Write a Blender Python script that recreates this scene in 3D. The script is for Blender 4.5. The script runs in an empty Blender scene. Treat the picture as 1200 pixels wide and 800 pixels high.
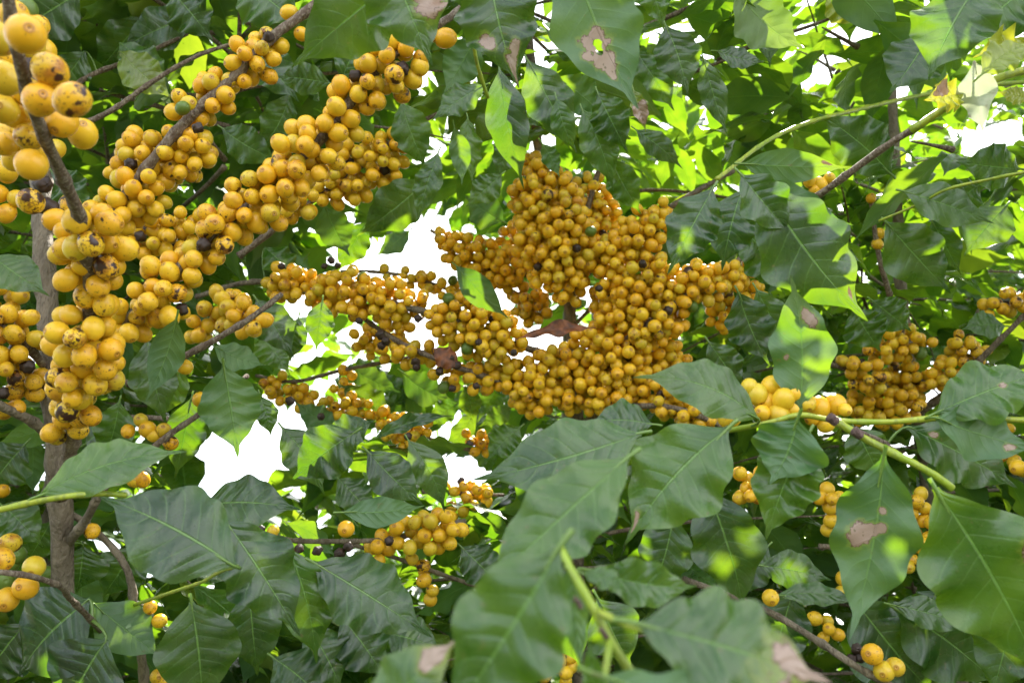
import bpy, math, random
import numpy as np
from mathutils import Vector
random.seed(7); rng = np.random.default_rng(7)
R_ = math.radians
scene = bpy.context.scene
COL = scene.collection

# ------------------------------------------------------------------ camera
PITCH = R_(20); FPX = 1000.0
CAM = np.array([0, 0, 1.5])
FW = np.array([0, math.cos(PITCH), math.sin(PITCH)])
RT = np.array([1.0, 0, 0]); UPV = np.array([0, -math.sin(PITCH), math.cos(PITCH)])
cd = bpy.data.cameras.new('camera'); cam = bpy.data.objects.new('camera', cd); COL.objects.link(cam)
cam.location = CAM; cam.rotation_euler = (R_(90) + PITCH, 0, 0)
cd.sensor_width = 36; cd.lens = 36 * FPX / 1200; cd.clip_start = 0.02; cd.clip_end = 500
cd.dof.use_dof = True; cd.dof.focus_distance = 0.76; cd.dof.aperture_fstop = 11; cd.dof.aperture_blades = 7
scene.camera = cam

# ------------------------------------------------------------------ light
SUN_EL, SUN_AZ = 56, 22        # degrees; azimuth from +Y towards +X
w = bpy.data.worlds.new('World'); scene.world = w; w.use_nodes = True
nt = w.node_tree; nt.nodes.clear()
out = nt.nodes.new('ShaderNodeOutputWorld'); bg = nt.nodes.new('ShaderNodeBackground')
sky = nt.nodes.new('ShaderNodeTexSky'); sky.sky_type = 'NISHITA'; sky.sun_disc = False
sky.sun_elevation = R_(SUN_EL); sky.sun_rotation = R_(SUN_AZ)
tc = nt.nodes.new('ShaderNodeTexCoord'); nz = nt.nodes.new('ShaderNodeTexNoise')
nz.inputs['Scale'].default_value = 1.7; nz.inputs['Detail'].default_value = 6; nz.inputs['Roughness'].default_value = .55
cr = nt.nodes.new('ShaderNodeValToRGB'); cr.color_ramp.elements[0].position = .36; cr.color_ramp.elements[1].position = .56
mx = nt.nodes.new('ShaderNodeMix'); mx.data_type = 'RGBA'
nt.links.new(tc.outputs['Generated'], nz.inputs['Vector']); nt.links.new(nz.outputs['Fac'], cr.inputs['Fac'])
nt.links.new(cr.outputs['Color'], mx.inputs['Factor']); nt.links.new(sky.outputs['Color'], mx.inputs['A'])
mx.inputs['B'].default_value = (10.9, 11.1, 11.5, 1)
nt.links.new(mx.outputs['Result'], bg.inputs['Color']); bg.inputs['Strength'].default_value = 0.09
nt.links.new(bg.outputs[0], out.inputs['Surface'])
sv = np.array([math.sin(R_(SUN_AZ)) * math.cos(R_(SUN_EL)), math.cos(R_(SUN_AZ)) * math.cos(R_(SUN_EL)), math.sin(R_(SUN_EL))])
sl = bpy.data.lights.new('sun', 'SUN'); sl.energy = 5.0; sl.angle = R_(.5); sl.color = (1, .95, .86)
so = bpy.data.objects.new('sun', sl); COL.objects.link(so); so.location = (2, 6, 9)
so.rotation_euler = Vector(-sv).to_track_quat('-Z', 'Y').to_euler()
vs = scene.view_settings; vs.view_transform = 'Standard'; vs.look = 'None'; vs.gamma = 1; vs.use_curve_mapping = False
vs.exposure = 1.95
scene.cycles.max_bounces = 8; scene.cycles.transparent_max_bounces = 12
scene.cycles.diffuse_bounces = 3; scene.cycles.transmission_bounces = 6; scene.cycles.glossy_bounces = 3

def P(x, y, d): return CAM + d * (FW + (x - 600) / FPX * RT - (y - 400) / FPX * UPV)
def proj(p):
    q = np.asarray(p) - CAM; d = q @ FW
    ds = np.where(np.abs(d) < 1e-4, 1e-4, d)
    return 600 + (q @ RT) / ds * FPX, 400 - (q @ UPV) / ds * FPX, d
def nrm(v): return v / max(1e-9, np.linalg.norm(v))

# ------------------------------------------------------------------ materials
class N:
    def __init__(s, name):
        s.m = bpy.data.materials.new(name); s.m.use_nodes = True; s.t = s.m.node_tree; s.t.nodes.clear()
        s.out = s.t.nodes.new('ShaderNodeOutputMaterial')
    def new(s, k, **kw):
        n = s.t.nodes.new(k)
        for a, b in kw.items(): setattr(n, a, b)
        return n
    def put(s, sock, v):
        if v is None: return
        if isinstance(v, bpy.types.NodeSocket): s.t.links.new(v, sock)
        else: sock.default_value = v
    def M(s, op, a, b=None, c=None, clamp=False):
        n = s.new('ShaderNodeMath', operation=op, use_clamp=clamp)
        for i, v in enumerate((a, b, c)): s.put(n.inputs[i], v)
        return n.outputs[0]
    def mix(s, f, a, b):
        n = s.new('ShaderNodeMix', data_type='RGBA')
        s.put(n.inputs['Factor'], f)
        s.put(n.inputs['A'], a if isinstance(a, bpy.types.NodeSocket) else (*a, 1)[:4])
        s.put(n.inputs['B'], b if isinstance(b, bpy.types.NodeSocket) else (*b, 1)[:4])
        return n.outputs['Result']
    def noise(s, vec, scale, detail=3, rough=.5):
        n = s.new('ShaderNodeTexNoise'); s.put(n.inputs['Vector'], vec)
        n.inputs['Scale'].default_value = scale; n.inputs['Detail'].default_value = detail; n.inputs['Roughness'].default_value = rough
        return n.outputs['Fac']
    def step(s, x, a, b):      # smoothstep
        n = s.new('ShaderNodeMapRange', interpolation_type='SMOOTHSTEP')
        s.put(n.inputs[0], x); n.inputs[1].default_value = a; n.inputs[2].default_value = b
        return n.outputs[0]
    def attr(s, name):
        n = s.new('ShaderNodeAttribute', attribute_name=name); sp = s.new('ShaderNodeSeparateColor')
        s.t.links.new(n.outputs['Color'], sp.inputs[0]); return sp.outputs[0], sp.outputs[1], sp.outputs[2], n.outputs['Alpha']
    def bump(s, h, strength, dist):
        n = s.new('ShaderNodeBump'); s.put(n.inputs['Height'], h); n.inputs['Strength'].default_value = strength; n.inputs['Distance'].default_value = dist
        return n.outputs[0]

def leaf_material(name, hero):
    n = N(name)
    uvn = n.new('ShaderNodeUVMap'); sp = n.new('ShaderNodeSeparateXYZ'); n.t.links.new(uvn.outputs[0], sp.inputs[0])
    u, v = sp.outputs[0], n.M('MULTIPLY_ADD', sp.outputs[1], 2.0, -1.0)
    av = n.M('ABSOLUTE', v)
    rnd, spot, hole, yel = n.attr('fx')
    geo = n.new('ShaderNodeNewGeometry'); pos = geo.outputs['Position']
    # veins
    wv = n.M('SUBTRACT', u, n.M('MULTIPLY_ADD', n.M('MULTIPLY', av, av), .05, n.M('MULTIPLY', av, .13)))
    wv = n.M('ADD', wv, n.M('MULTIPLY_ADD', n.noise(pos, 28, 2), .05, n.M('MULTIPLY', rnd, .08)))
    fr = n.M('PINGPONG', n.M('MULTIPLY', wv, 9.0), .5)                 # 0 on the vein, .5 between
    fade = n.M('SUBTRACT', 1.0, n.M('MULTIPLY', av, .85))
    vein = n.M('MULTIPLY', n.M('SUBTRACT', 1.0, n.step(fr, .0, .07)), n.step(fade, .1, .5))
    midw = n.M('MULTIPLY_ADD', u, -.022, .036)
    mid = n.M('SUBTRACT', 1.0, n.step(n.M('DIVIDE', av, midw), .6, 1.3))
    lines = n.M('MAXIMUM', n.M('MULTIPLY', vein, .36 if hero else .2), mid)
    patch = n.noise(pos, 22, 4)
    fine = n.noise(pos, 260, 3)
    dark = n.mix(rnd, (.006, .027, .011), (.028, .090, .008))
    top = n.mix(n.step(patch, .35, .7), dark, n.mix(rnd, (.013, .055, .016), (.064, .150, .011)))
    top = n.mix(n.M('MULTIPLY', n.step(fine, .5, .75), .18), top, (.06, .13, .045))
    top = n.mix(n.M('MULTIPLY', n.step(n.M('ADD', av, n.M('MULTIPLY', n.noise(pos, 45, 3), .7)), .95, 1.45), n.M('MULTIPLY_ADD', rnd, .5, .05)), top, (.11, .19, .03))
    under = n.mix(n.step(patch, .35, .7), (.050, .125, .045), (.070, .155, .050))
    if not hero: top = n.mix(.45, top, (.004, .020, .007)); under = n.mix(.45, under, (.02, .06, .015))  # far leaves coloured darker: the grove's inner shade put into the base colour
    base = n.mix(geo.outputs['Backfacing'], top, under)
    base = n.mix(n.M('MULTIPLY', lines, .75), base, (.16, .30, .07))
    base = n.mix(yel, base, n.mix(patch, (.42, .40, .03), (.20, .33, .03)))
    tr = n.mix(n.step(patch, .3, .7), (.15, .34, .008), (.34, .54, .015))
    tr = n.mix(n.M('MULTIPLY', lines, .6), tr, (.10, .30, .01))
    tr = n.mix(yel, tr, (.55, .50, .03))
    tw = .28 if hero else .34
    bs = n.new('ShaderNodeBsdfPrincipled')
    if hero:
        # necrotic spots with a brown rim and yellow halo
        sn = n.M('ADD', spot, n.M('MULTIPLY_ADD', n.noise(pos, 120, 6, .7), 1.3, -.65))
        halo = n.step(sn, .18, .42); core = n.step(sn, .47, .52); rim = n.step(sn, .42, .47)
        specks = n.M('MULTIPLY', n.step(n.noise(pos, 300, 3), .66, .70), n.step(n.noise(pos, 25, 2), .48, .62))
        base = n.mix(n.M('MULTIPLY', halo, .55), base, (.22, .26, .04))
        base = n.mix(rim, base, (.10, .045, .022)); base = n.mix(core, base, n.mix(patch, (.50, .40, .33), (.26, .15, .10)))
        base = n.mix(n.M('MULTIPLY', specks, .8), base, (.12, .10, .04))
        tr = n.mix(rim, tr, (.10, .05, .02)); tr = n.mix(halo, tr, tr)
    n.put(bs.inputs['Base Color'], base)
    rough = n.M('MULTIPLY_ADD', geo.outputs['Backfacing'], .22, n.M('MULTIPLY_ADD', n.noise(pos, 60, 3), .24, .16))
    n.put(bs.inputs['Roughness'], rough); bs.inputs['IOR'].default_value = 1.45; bs.inputs['Specular IOR Level'].default_value = .85
    tl = n.new('ShaderNodeBsdfTranslucent'); n.put(tl.inputs[0], tr)
    if hero:
        # quilted blade, sunk veins
        h = n.M('ADD', n.M('MULTIPLY', n.M('POWER', fr, .5), n.M('MULTIPLY', fade, .9)), n.M('MULTIPLY', mid, -.9))
        h = n.M('ADD', h, n.M('MULTIPLY', n.noise(pos, 420, 3), .22)); h = n.M('ADD', h, n.M('MULTIPLY', n.noise(pos, 70, 2), .5))
        b = n.bump(h, .6, .0014)
        n.put(bs.inputs['Normal'], b); n.put(tl.inputs['Normal'], b)
    ms = n.new('ShaderNodeMixShader'); ms.inputs[0].default_value = tw
    n.t.links.new(bs.outputs[0], ms.inputs[1]); n.t.links.new(tl.outputs[0], ms.inputs[2])
    o = ms.outputs[0]
    if hero == 2:
        hn = n.step(n.M('ADD', hole, n.M('MULTIPLY_ADD', n.noise(pos, 170, 3), .5, -.25)), .49, .51)
        tp = n.new('ShaderNodeBsdfTransparent'); m2 = n.new('ShaderNodeMixShader')
        n.t.links.new(hn, m2.inputs[0]); n.t.links.new(o, m2.inputs[1]); n.t.links.new(tp.outputs[0], m2.inputs[2]); o = m2.outputs[0]
    n.t.links.new(o, n.out.inputs['Surface'])
    return n.m
M_leaf = leaf_material('leaf_blade', 1); M_leafhole = leaf_material('leaf_blade_eaten', 2); M_far = leaf_material('leaf_blade_simple_shaded', 0)

def dry_leaf_material():
    n = N('dry_leaf'); geo = n.new('ShaderNodeNewGeometry'); p = geo.outputs['Position']
    c = n.mix(n.step(n.noise(p, 90, 4, .6), .3, .7), (.07, .022, .010), (.26, .085, .030))
    bs = n.new('ShaderNodeBsdfPrincipled'); n.put(bs.inputs['Base Color'], c); bs.inputs['Roughness'].default_value = .6
    n.put(bs.inputs['Normal'], n.bump(n.noise(p, 250, 4), .6, .001))
    n.t.links.new(bs.outputs[0], n.out.inputs['Surface']); return n.m
M_dry = dry_leaf_material()

def pale_leaf_material():
    n = N('wilted_leaf'); geo = n.new('ShaderNodeNewGeometry'); p = geo.outputs['Position']
    c = n.mix(n.step(n.noise(p, 70, 4, .6), .35, .65), (.38, .44, .31), (.48, .50, .38)); c = n.mix(n.step(n.noise(p, 45, 3), .60, .68), c, (.16, .09, .06))
    bs = n.new('ShaderNodeBsdfPrincipled'); n.put(bs.inputs['Base Color'], c); bs.inputs['Roughness'].default_value = .5
    n.put(bs.inputs['Normal'], n.bump(n.noise(p, 200, 3), .5, .001))
    tl = n.new('ShaderNodeBsdfTranslucent'); tl.inputs[0].default_value = (.55, .6, .35, 1); ms = n.new('ShaderNodeMixShader'); ms.inputs[0].default_value = .25
    n.t.links.new(bs.outputs[0], ms.inputs[1]); n.t.links.new(tl.outputs[0], ms.inputs[2]); n.t.links.new(ms.outputs[0], n.out.inputs['Surface']); return n.m
M_pale = pale_leaf_material()
def cherry_material():
    n = N('coffee_cherry_skin'); geo = n.new('ShaderNodeNewGeometry'); p = geo.outputs['Position']
    uvn = n.new('ShaderNodeUVMap'); sp = n.new('ShaderNodeSeparateXYZ'); n.t.links.new(uvn.outputs[0], sp.inputs[0]); th = sp.outputs[1]
    hue, dmg, kind, r2 = n.attr('cc')
    ylw = n.mix(hue, (.86, .56, .026), (.82, .42, .013))
    ylw = n.mix(n.M('MULTIPLY', n.step(r2, .75, .95), .55), ylw, (.50, .46, .035))
    ylw = n.mix(n.M('MULTIPLY', n.step(n.noise(p, 160, 3), .4, .75), .5), ylw, (.70, .42, .025))
    ylw = n.mix(n.M('MULTIPLY', n.step(th, .45, 1.0), .45), ylw, (.50, .40, .035))           # greener near the stalk
    blush = n.M('MULTIPLY', n.step(n.noise(p, 95, 2), .50, .72), n.M('MULTIPLY', dmg, 1.2, clamp=True))
    ylw = n.mix(n.M('MULTIPLY', blush, .7), ylw, (.36, .085, .02))
    sca = n.M('ADD', n.noise(p, 130, 4, .6), n.M('MULTIPLY', dmg, .19))
    speck = n.step(n.M('ADD', n.noise(p, 620, 2), n.M('MULTIPLY', dmg, .13)), .70, .76)
    ylw = n.mix(n.M('MULTIPLY', speck, .75), ylw, (.20, .075, .02))
    ylw = n.mix(n.step(sca, .745, .79), ylw, (.035, .014, .014))
    ylw = n.mix(n.M('MULTIPLY', n.M('SUBTRACT', 1.0, n.step(th, .075, .12)), .55), ylw, (.42, .17, .03))   # calyx disc
    ring = n.M('SUBTRACT', 1.0, n.step(n.M('ABSOLUTE', n.M('SUBTRACT', th, .066)), .004, .014))
    ylw = n.mix(n.M('MULTIPLY', ring, .7), ylw, (.22, .09, .025))
    ylw = n.mix(n.M('SUBTRACT', 1.0, n.step(th, .012, .03)), ylw, (.07, .03, .015))
    grn = n.mix(n.noise(p, 120, 2), (.07, .15, .02), (.13, .20, .03))
    blk = n.mix(n.noise(p, 200, 3), (.012, .009, .011), (.075, .040, .026))
    c = n.mix(n.step(kind, .2, .3), ylw, grn); c = n.mix(n.step(kind, .7, .8), c, blk)
    bs = n.new('ShaderNodeBsdfPrincipled'); n.put(bs.inputs['Base Color'], c)
    n.put(bs.inputs['Roughness'], n.M('MULTIPLY_ADD', n.noise(p, 300, 2), .22, n.M('MULTIPLY_ADD', kind, .2, .22)))
    n.put(bs.inputs['Normal'], n.bump(n.M('ADD', n.noise(p, 240, 3), n.M('MULTIPLY', ring, -.5)), .18, .0006))
    tl = n.new('ShaderNodeBsdfTranslucent'); n.put(tl.inputs[0], n.mix(n.step(kind, .7, .8), (.85, .52, .04), (.01, .01, .01)))
    ms = n.new('ShaderNodeMixShader'); ms.inputs[0].default_value = .12
    n.t.links.new(bs.outputs[0], ms.inputs[1]); n.t.links.new(tl.outputs[0], ms.inputs[2]); n.t.links.new(ms.outputs[0], n.out.inputs['Surface'])
    return n.m
M_cherry = cherry_material()

def bark(name, c0, c1, c2, scale, bstr, rough=.8):
    n = N(name); geo = n.new('ShaderNodeNewGeometry')
    mp = n.new('ShaderNodeMapping'); n.t.links.new(geo.outputs['Position'], mp.inputs[0]); mp.inputs['Scale'].default_value = (1, 1, .35)
    p = mp.outputs[0]
    a = n.noise(p, scale, 5, .65); b = n.noise(p, scale * 4, 4, .6)
    c = n.mix(n.step(a, .35, .65), c0, c1); c = n.mix(n.M('MULTIPLY', n.step(b, .48, .62), .6), c, c2)
    bs = n.new('ShaderNodeBsdfPrincipled'); n.put(bs.inputs['Base Color'], c); bs.inputs['Roughness'].default_value = rough
    n.put(bs.inputs['Normal'], n.bump(n.M('ADD', a, b), bstr, .004))
    n.t.links.new(bs.outputs[0], n.out.inputs['Surface']); return n.m
M_bark = bark('grey_bark', (.12, .095, .065), (.22, .18, .13), (.06, .045, .03), 55, 1.0)
M_twig = bark('brown_twig_bark', (.10, .065, .045), (.20, .15, .11), (.30, .26, .20), 120, .8)
M_green = bark('green_shoot', (.22, .32, .02), (.34, .38, .035), (.12, .17, .03), 60, .2, .4)
M_node = bark('twig_scar', (.09, .05, .04), (.20, .13, .12), (.05, .03, .03), 160, .8)

def ground_material():
    n = N('grass_and_soil'); geo = n.new('ShaderNodeNewGeometry'); p = geo.outputs['Position']
    c = n.mix(n.step(n.noise(p, 1.2, 6, .6), .42, .58), (.055, .085, .025), (.13, .085, .05))
    c = n.mix(n.step(n.noise(p, 25, 5), .45, .65), c, (.04, .07, .02))
    bs = n.new('ShaderNodeBsdfPrincipled'); n.put(bs.inputs['Base Color'], c); bs.inputs['Roughness'].default_value = .95
    n.put(bs.inputs['Normal'], n.bump(n.noise(p, 30, 6), .8, .05))
    n.t.links.new(bs.outputs[0], n.out.inputs['Surface']); return n.m

# ------------------------------------------------------------------ mesh helpers
def mesh_obj(name, V, F, mat, parent=None, origin=None, uv=None, col=None, colname='fx', smooth=True):
    V = np.asarray(V, dtype=np.float64); F = np.asarray(F, dtype=np.int32)
    o0 = np.zeros(3) if origin is None else np.asarray(origin)
    me = bpy.data.meshes.new(name)
    k = F.shape[1]
    me.vertices.add(len(V)); me.vertices.foreach_set('co', (V - o0).astype(np.float32).ravel())
    me.loops.add(F.size); me.loops.foreach_set('vertex_index', F.ravel())
    me.polygons.add(len(F)); me.polygons.foreach_set('loop_start', np.arange(0, F.size, k, dtype=np.int32))
    me.polygons.foreach_set('loop_total', np.full(len(F), k, dtype=np.int32))
    me.update(calc_edges=True)
    if smooth: me.polygons.foreach_set('use_smooth', np.ones(len(F), dtype=bool))
    if uv is not None:
        l = me.uv_layers.new(name='UVMap'); l.data.foreach_set('uv', np.asarray(uv, dtype=np.float32)[F.ravel()].ravel())
    if col is not None:
        a = me.color_attributes.new(colname, 'FLOAT_COLOR', 'POINT'); a.data.foreach_set('color', np.asarray(col, dtype=np.float32).ravel())
    me.materials.append(mat)
    o = bpy.data.objects.new(name, me); COL.objects.link(o)
    if parent is not None:
        o.parent = parent
        rp = np.zeros(3); q = parent
        while q is not None: rp += np.array(q.location); q = q.parent
        o.location = o0 - rp
    else: o.location = o0
    return o

def smooth_path(pts, n):
    pts = np.asarray(pts, float)
    if len(pts) < 3:
        t = np.linspace(0, 1, n)[:, None]; return pts[0] * (1 - t) + pts[-1] * t
    h = np.maximum(np.linalg.norm(np.diff(pts, axis=0), axis=1), 1e-5); dl = np.diff(pts, axis=0) / h[:, None]
    m = np.empty_like(pts); m[0] = dl[0]; m[-1] = dl[-1]
    m[1:-1] = (dl[:-1] * h[1:, None] + dl[1:] * h[:-1, None]) / (h[:-1] + h[1:])[:, None]
    cum = np.concatenate([[0], np.cumsum(h)]); S = np.linspace(0, cum[-1] * .999999, n); i = np.clip(np.searchsorted(cum, S, side='right') - 1, 0, len(h) - 1)
    t = ((S - cum[i]) / h[i])[:, None]; H = h[i][:, None]
    return (2 * t ** 3 - 3 * t ** 2 + 1) * pts[i] + (t ** 3 - 2 * t ** 2 + t) * H * m[i] + (-2 * t ** 3 + 3 * t ** 2) * pts[i + 1] + (t ** 3 - t ** 2) * H * m[i + 1]

def tube_geo(path, rad, ns=9, jit=.06):
    path = np.asarray(path); n = len(path); T = np.gradient(path, axis=0)
    T /= np.linalg.norm(T, axis=1)[:, None] + 1e-12
    ref = np.array([.13, .21, 1.0]); ref = nrm(ref - T[0] * (ref @ T[0]))
    V = []; a = np.linspace(0, 2 * math.pi, ns, endpoint=False)
    for i in range(n):
        ref = nrm(ref - T[i] * (ref @ T[i])); b = np.cross(T[i], ref)
        r = rad[i] * (1 + jit * rng.normal(size=ns))
        V.append(path[i] + np.outer(np.cos(a) * r, ref) + np.outer(np.sin(a) * r, b))
    V.append(path[:1] - T[:1] * rad[0] * .3); V.append(path[-1:] + T[-1:] * rad[-1] * .6)
    V = np.vstack(V); F = []
    for i in range(n - 1):
        for j in range(ns):
            k = (j + 1) % ns; F.append((i * ns + j, i * ns + k, (i + 1) * ns + k, (i + 1) * ns + j))
    c0, c1 = n * ns, n * ns + 1
    for j in range(0, ns):
        k = (j + 1) % ns
        F.append((c0, k, j, j)); F.append((c1, (n - 1) * ns + j, (n - 1) * ns + k, (n - 1) * ns + k))
    F = np.array(F)
    return V, F

def stem_obj(name, path, r0, r1, mat, parent, ns=9, step=.006, node=.04, jit=.06):
    path = np.asarray(path); L = np.linalg.norm(np.diff(path, axis=0), axis=1).sum()
    n = int(max(6, min(160, L / step))); pth = smooth_path(path, n)
    t = np.linspace(0, 1, n); rad = r0 + (r1 - r0) * t
    if node:
        s = t * L / node; rad = rad * (1 + .28 * np.exp(-((s - np.round(s)) / .10) ** 2))
    V, F = tube_geo(pth, rad, ns, jit)
    # triangles are stored as quads with a doubled corner: drop them to real triangles by a tiny split mesh
    keep = F[:, 2] != F[:, 3]
    me_V = V; quads = F[keep]
    caps = F[~keep][:, :3]
    me = bpy.data.meshes.new(name); me.from_pydata([tuple(x) for x in (me_V - path[0])], [], [tuple(int(i) for i in q) for q in quads] + [tuple(int(i) for i in q) for q in caps])
    for p_ in me.polygons: p_.use_smooth = True
    me.materials.append(mat); o = bpy.data.objects.new(name, me); COL.objects.link(o)
    if parent is not None:
        o.parent = parent; o.location = path[0] - np.array(parent.location)
    else: o.location = path[0]
    return o

_gridF = {}
def grid_faces(nu, nv):
    if (nu, nv) not in _gridF:
        i, j = np.meshgrid(np.arange(nu - 1), np.arange(nv - 1), indexing='ij'); a = (i * nv + j).ravel()
        _gridF[(nu, nv)] = np.stack([a, a + nv, a + nv + 1, a + 1], 1)
    return _gridF[(nu, nv)]

def leaf_geo(base, tip, width, normal, nu=36, nv=13, arch=.08, fold=.15, curl=.15, wave=.12, nw=4, sway=0., twist=0.,
             spots=(), holes=(), yel=0., rnd=None, pet=.006, tiproll=0., ytip=0., anchor=None, ripple=.04):
    wave = wave * 1.25
    base = np.asarray(base, float); tip = np.asarray(tip, float); L = np.linalg.norm(tip - base); t = (tip - base) / L
    nn = nrm(normal - t * (normal @ t)); s = np.cross(nn, t)
    rnd = rng.random() if rnd is None else rnd
    u = np.linspace(0, 1, nu); v = np.linspace(-1, 1, nv)
    um = np.clip(u / .92, 0, 1)
    pf = np.sin(math.pi * um ** .92) ** 1.12
    pf = np.maximum(pf * (1 - .25 * np.clip((u - .8) / .2, 0, 1)), .085 * np.clip((1 - u) / .1, 0, 1) ** .7); pf = np.maximum(pf, .012)
    pf *= 1 - .3 * np.exp(-((u) / .07) ** 2)
    U, Vv = np.meshgrid(u, v, indexing='ij'); hw = (width / 2) * pf[:, None]
    ph = rng.random(2) * 6.28; aV = np.abs(Vv); right = Vv > 0
    nwv = nw * (1 + .15 * rng.normal(size=2))
    wv = np.where(right, np.sin(2 * math.pi * nwv[0] * U + ph[0]), np.sin(2 * math.pi * nwv[1] * U + ph[1]))
    wv2 = np.where(right, np.sin(2 * math.pi * nwv[1] * 2.1 * U + ph[1]), np.sin(2 * math.pi * nwv[0] * 1.9 * U + ph[0]))
    along = U * L + 0
    hwe = hw * (1 + (.008 * wv2 + ripple * np.where(right, np.sin(2 * math.pi * nwv[0] * U + ph[0] + 1.3), np.sin(2 * math.pi * nwv[1] * U + ph[1] + 1.9))) * aV ** 2 * min(1.3, wave / .1))
    w_ = U - .13 * aV - .05 * aV ** 2
    quilt = (np.abs(np.sin(math.pi * 10.5 * w_)) - .6) * .007 * width * (1 - aV ** 2) * np.clip(aV * 4, 0, 1)
    z = hw * aV * math.sin(fold) - curl * hw * Vv ** 2 + wave * hw * aV ** 1.6 * wv + quilt
    tw = twist * (U - .3)
    x = hwe * Vv * math.cos(fold); x, z = x * np.cos(tw) - z * np.sin(tw), x * np.sin(tw) + z * np.cos(tw)
    z = z + L * arch * 4 * (U * (1 - U)) - L * tiproll * np.clip((U - .7) / .3, 0, 1) ** 2
    x = x + L * sway * 4 * U * (1 - U)
    X = base + along[..., None] * t + x[..., None] * s + z[..., None] * nn
    V = X.reshape(-1, 3); F = grid_faces(nu, nv)
    uv = np.stack([U.ravel(), Vv.ravel() * .5 + .5], 1)
    sp = np.zeros(V.shape[0]); ho = np.zeros(V.shape[0]); asp = L / width * 2
    for (a, b, r) in spots: sp = np.maximum(sp, 1.05 - .55 * np.hypot((U.ravel() - a) * asp, Vv.ravel() - b) / r)
    for (a, b, r) in holes: ho = np.maximum(ho, 1.05 - .55 * np.hypot((U.ravel() - a) * asp, Vv.ravel() - b) / r)
    yl = np.clip(yel + ytip * np.clip((U.ravel() - .6) / .4, 0, 1), 0, 1)
    col = np.stack([np.full(len(V), rnd), np.clip(sp, 0, 1), np.clip(ho, 0, 1), yl], 1)
    grid = (U.shape[0], U.shape[1], X)
    if pet:   # petiole, with midrib thickening on the blade
        path = np.array([anchor, anchor * .5 + base * .5 - t * np.linalg.norm(anchor - base) * .10, base, base + t * L * .18 + nn * (z[int(nu * .18), nv // 2]) - nn * .0006]) if anchor is not None else np.array([base - t * pet - nn * pet * .35, base - t * pet * .5 - nn * pet * .1, base, base + t * L * .18 + nn * (z[int(nu * .18), nv // 2]) - nn * .0006])
        r = width * .010 + .0005
        PV, PF = tube_geo(smooth_path(path, 8), np.linspace(r * 1.25, r * .5, 8), 6, 0); PF = PF[PF[:, 2] != PF[:, 3]]
        F = np.vstack([F, PF + len(V)]); V = np.vstack([V, PV])
        uv = np.vstack([uv, np.tile([.02, .5], (len(PV), 1))]); col = np.vstack([col, np.tile([rnd, 0, 0, .15 + yel * .5], (len(PV), 1))])
    return dict(V=V, F=F, uv=uv, col=col, grid=grid, base=base, hole=len(holes) > 0)

TH = [0, .09, .16, .22, .30, .45, .70, 1.0, 1.3, 1.6, 1.9, 2.2, 2.55, 2.85, math.pi]
def cherry_template(ns=16):
    V = [(0, 0, .93)]; uv = [(0, 0)]
    for th in TH[1:-1]:
        r = 1 - .055 * math.exp(-(th / .13) ** 2) + .022 * math.exp(-((th - .22) / .06) ** 2) - .06 * math.exp(-((math.pi - th) / .35) ** 2)
        for j in range(ns):
            a = 2 * math.pi * j / ns; V.append((r * math.sin(th) * math.cos(a), r * math.sin(th) * math.sin(a), r * math.cos(th))); uv.append((j / ns, th / math.pi))
    V.append((0, 0, -.92)); uv.append((0, 1)); F = []
    nr = len(TH) - 2
    for i in range(nr - 1):
        for j in range(ns):
            k = (j + 1) % ns; F.append((1 + i * ns + j, 1 + (i + 1) * ns + j, 1 + (i + 1) * ns + k, 1 + i * ns + k))
    T = []
    for j in range(ns):
        k = (j + 1) % ns; T.append((0, 1 + j, 1 + k)); T.append((len(V) - 1, 1 + (nr - 1) * ns + k, 1 + (nr - 1) * ns + j))
    V = np.array(V); uv = np.array(uv)
    F = np.array(F); tri = np.vstack([F[:, [0, 1, 2]], F[:, [0, 2, 3]], np.array(T)])
    return V, tri, uv
CV, CF, CUV = cherry_template(16)
CV2, CF2, CUV2 = cherry_template(10)

def cherry_geo(c, r, axis, kind=0., dmg=None, small=False):
    V0, F, uv = (CV2, CF2, CUV2) if small else (CV, CF, CUV)
    axis = nrm(axis); a = nrm(np.cross(axis, rng.normal(size=3))); b = np.cross(axis, a)
    el = 1.04 + .12 * rng.random(); fl = .94 + .1 * rng.random()
    V = V0.copy()
    if kind > .7:
        el *= .95; f1, f2 = rng.random(2) * 6
        V *= (1 - .20 * np.abs(np.sin(3 * np.arctan2(V[:, 1], V[:, 0]) + f1)) - .10 * np.sin(6 * V[:, 2] + f2))[:, None]; r *= .80
    X = c + r * (V[:, :1] * a * fl + V[:, 1:2] * b + V[:, 2:] * axis * el)
    dmg = (max(0, rng.normal(.25, .45))) if dmg is None else dmg
    col = np.tile([rng.random(), min(dmg, 1.3), kind, rng.random()], (len(V), 1))
    return dict(V=X, F=F, uv=uv, col=col, c=np.asarray(c), r=r, kind=kind, dmg=dmg)

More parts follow.
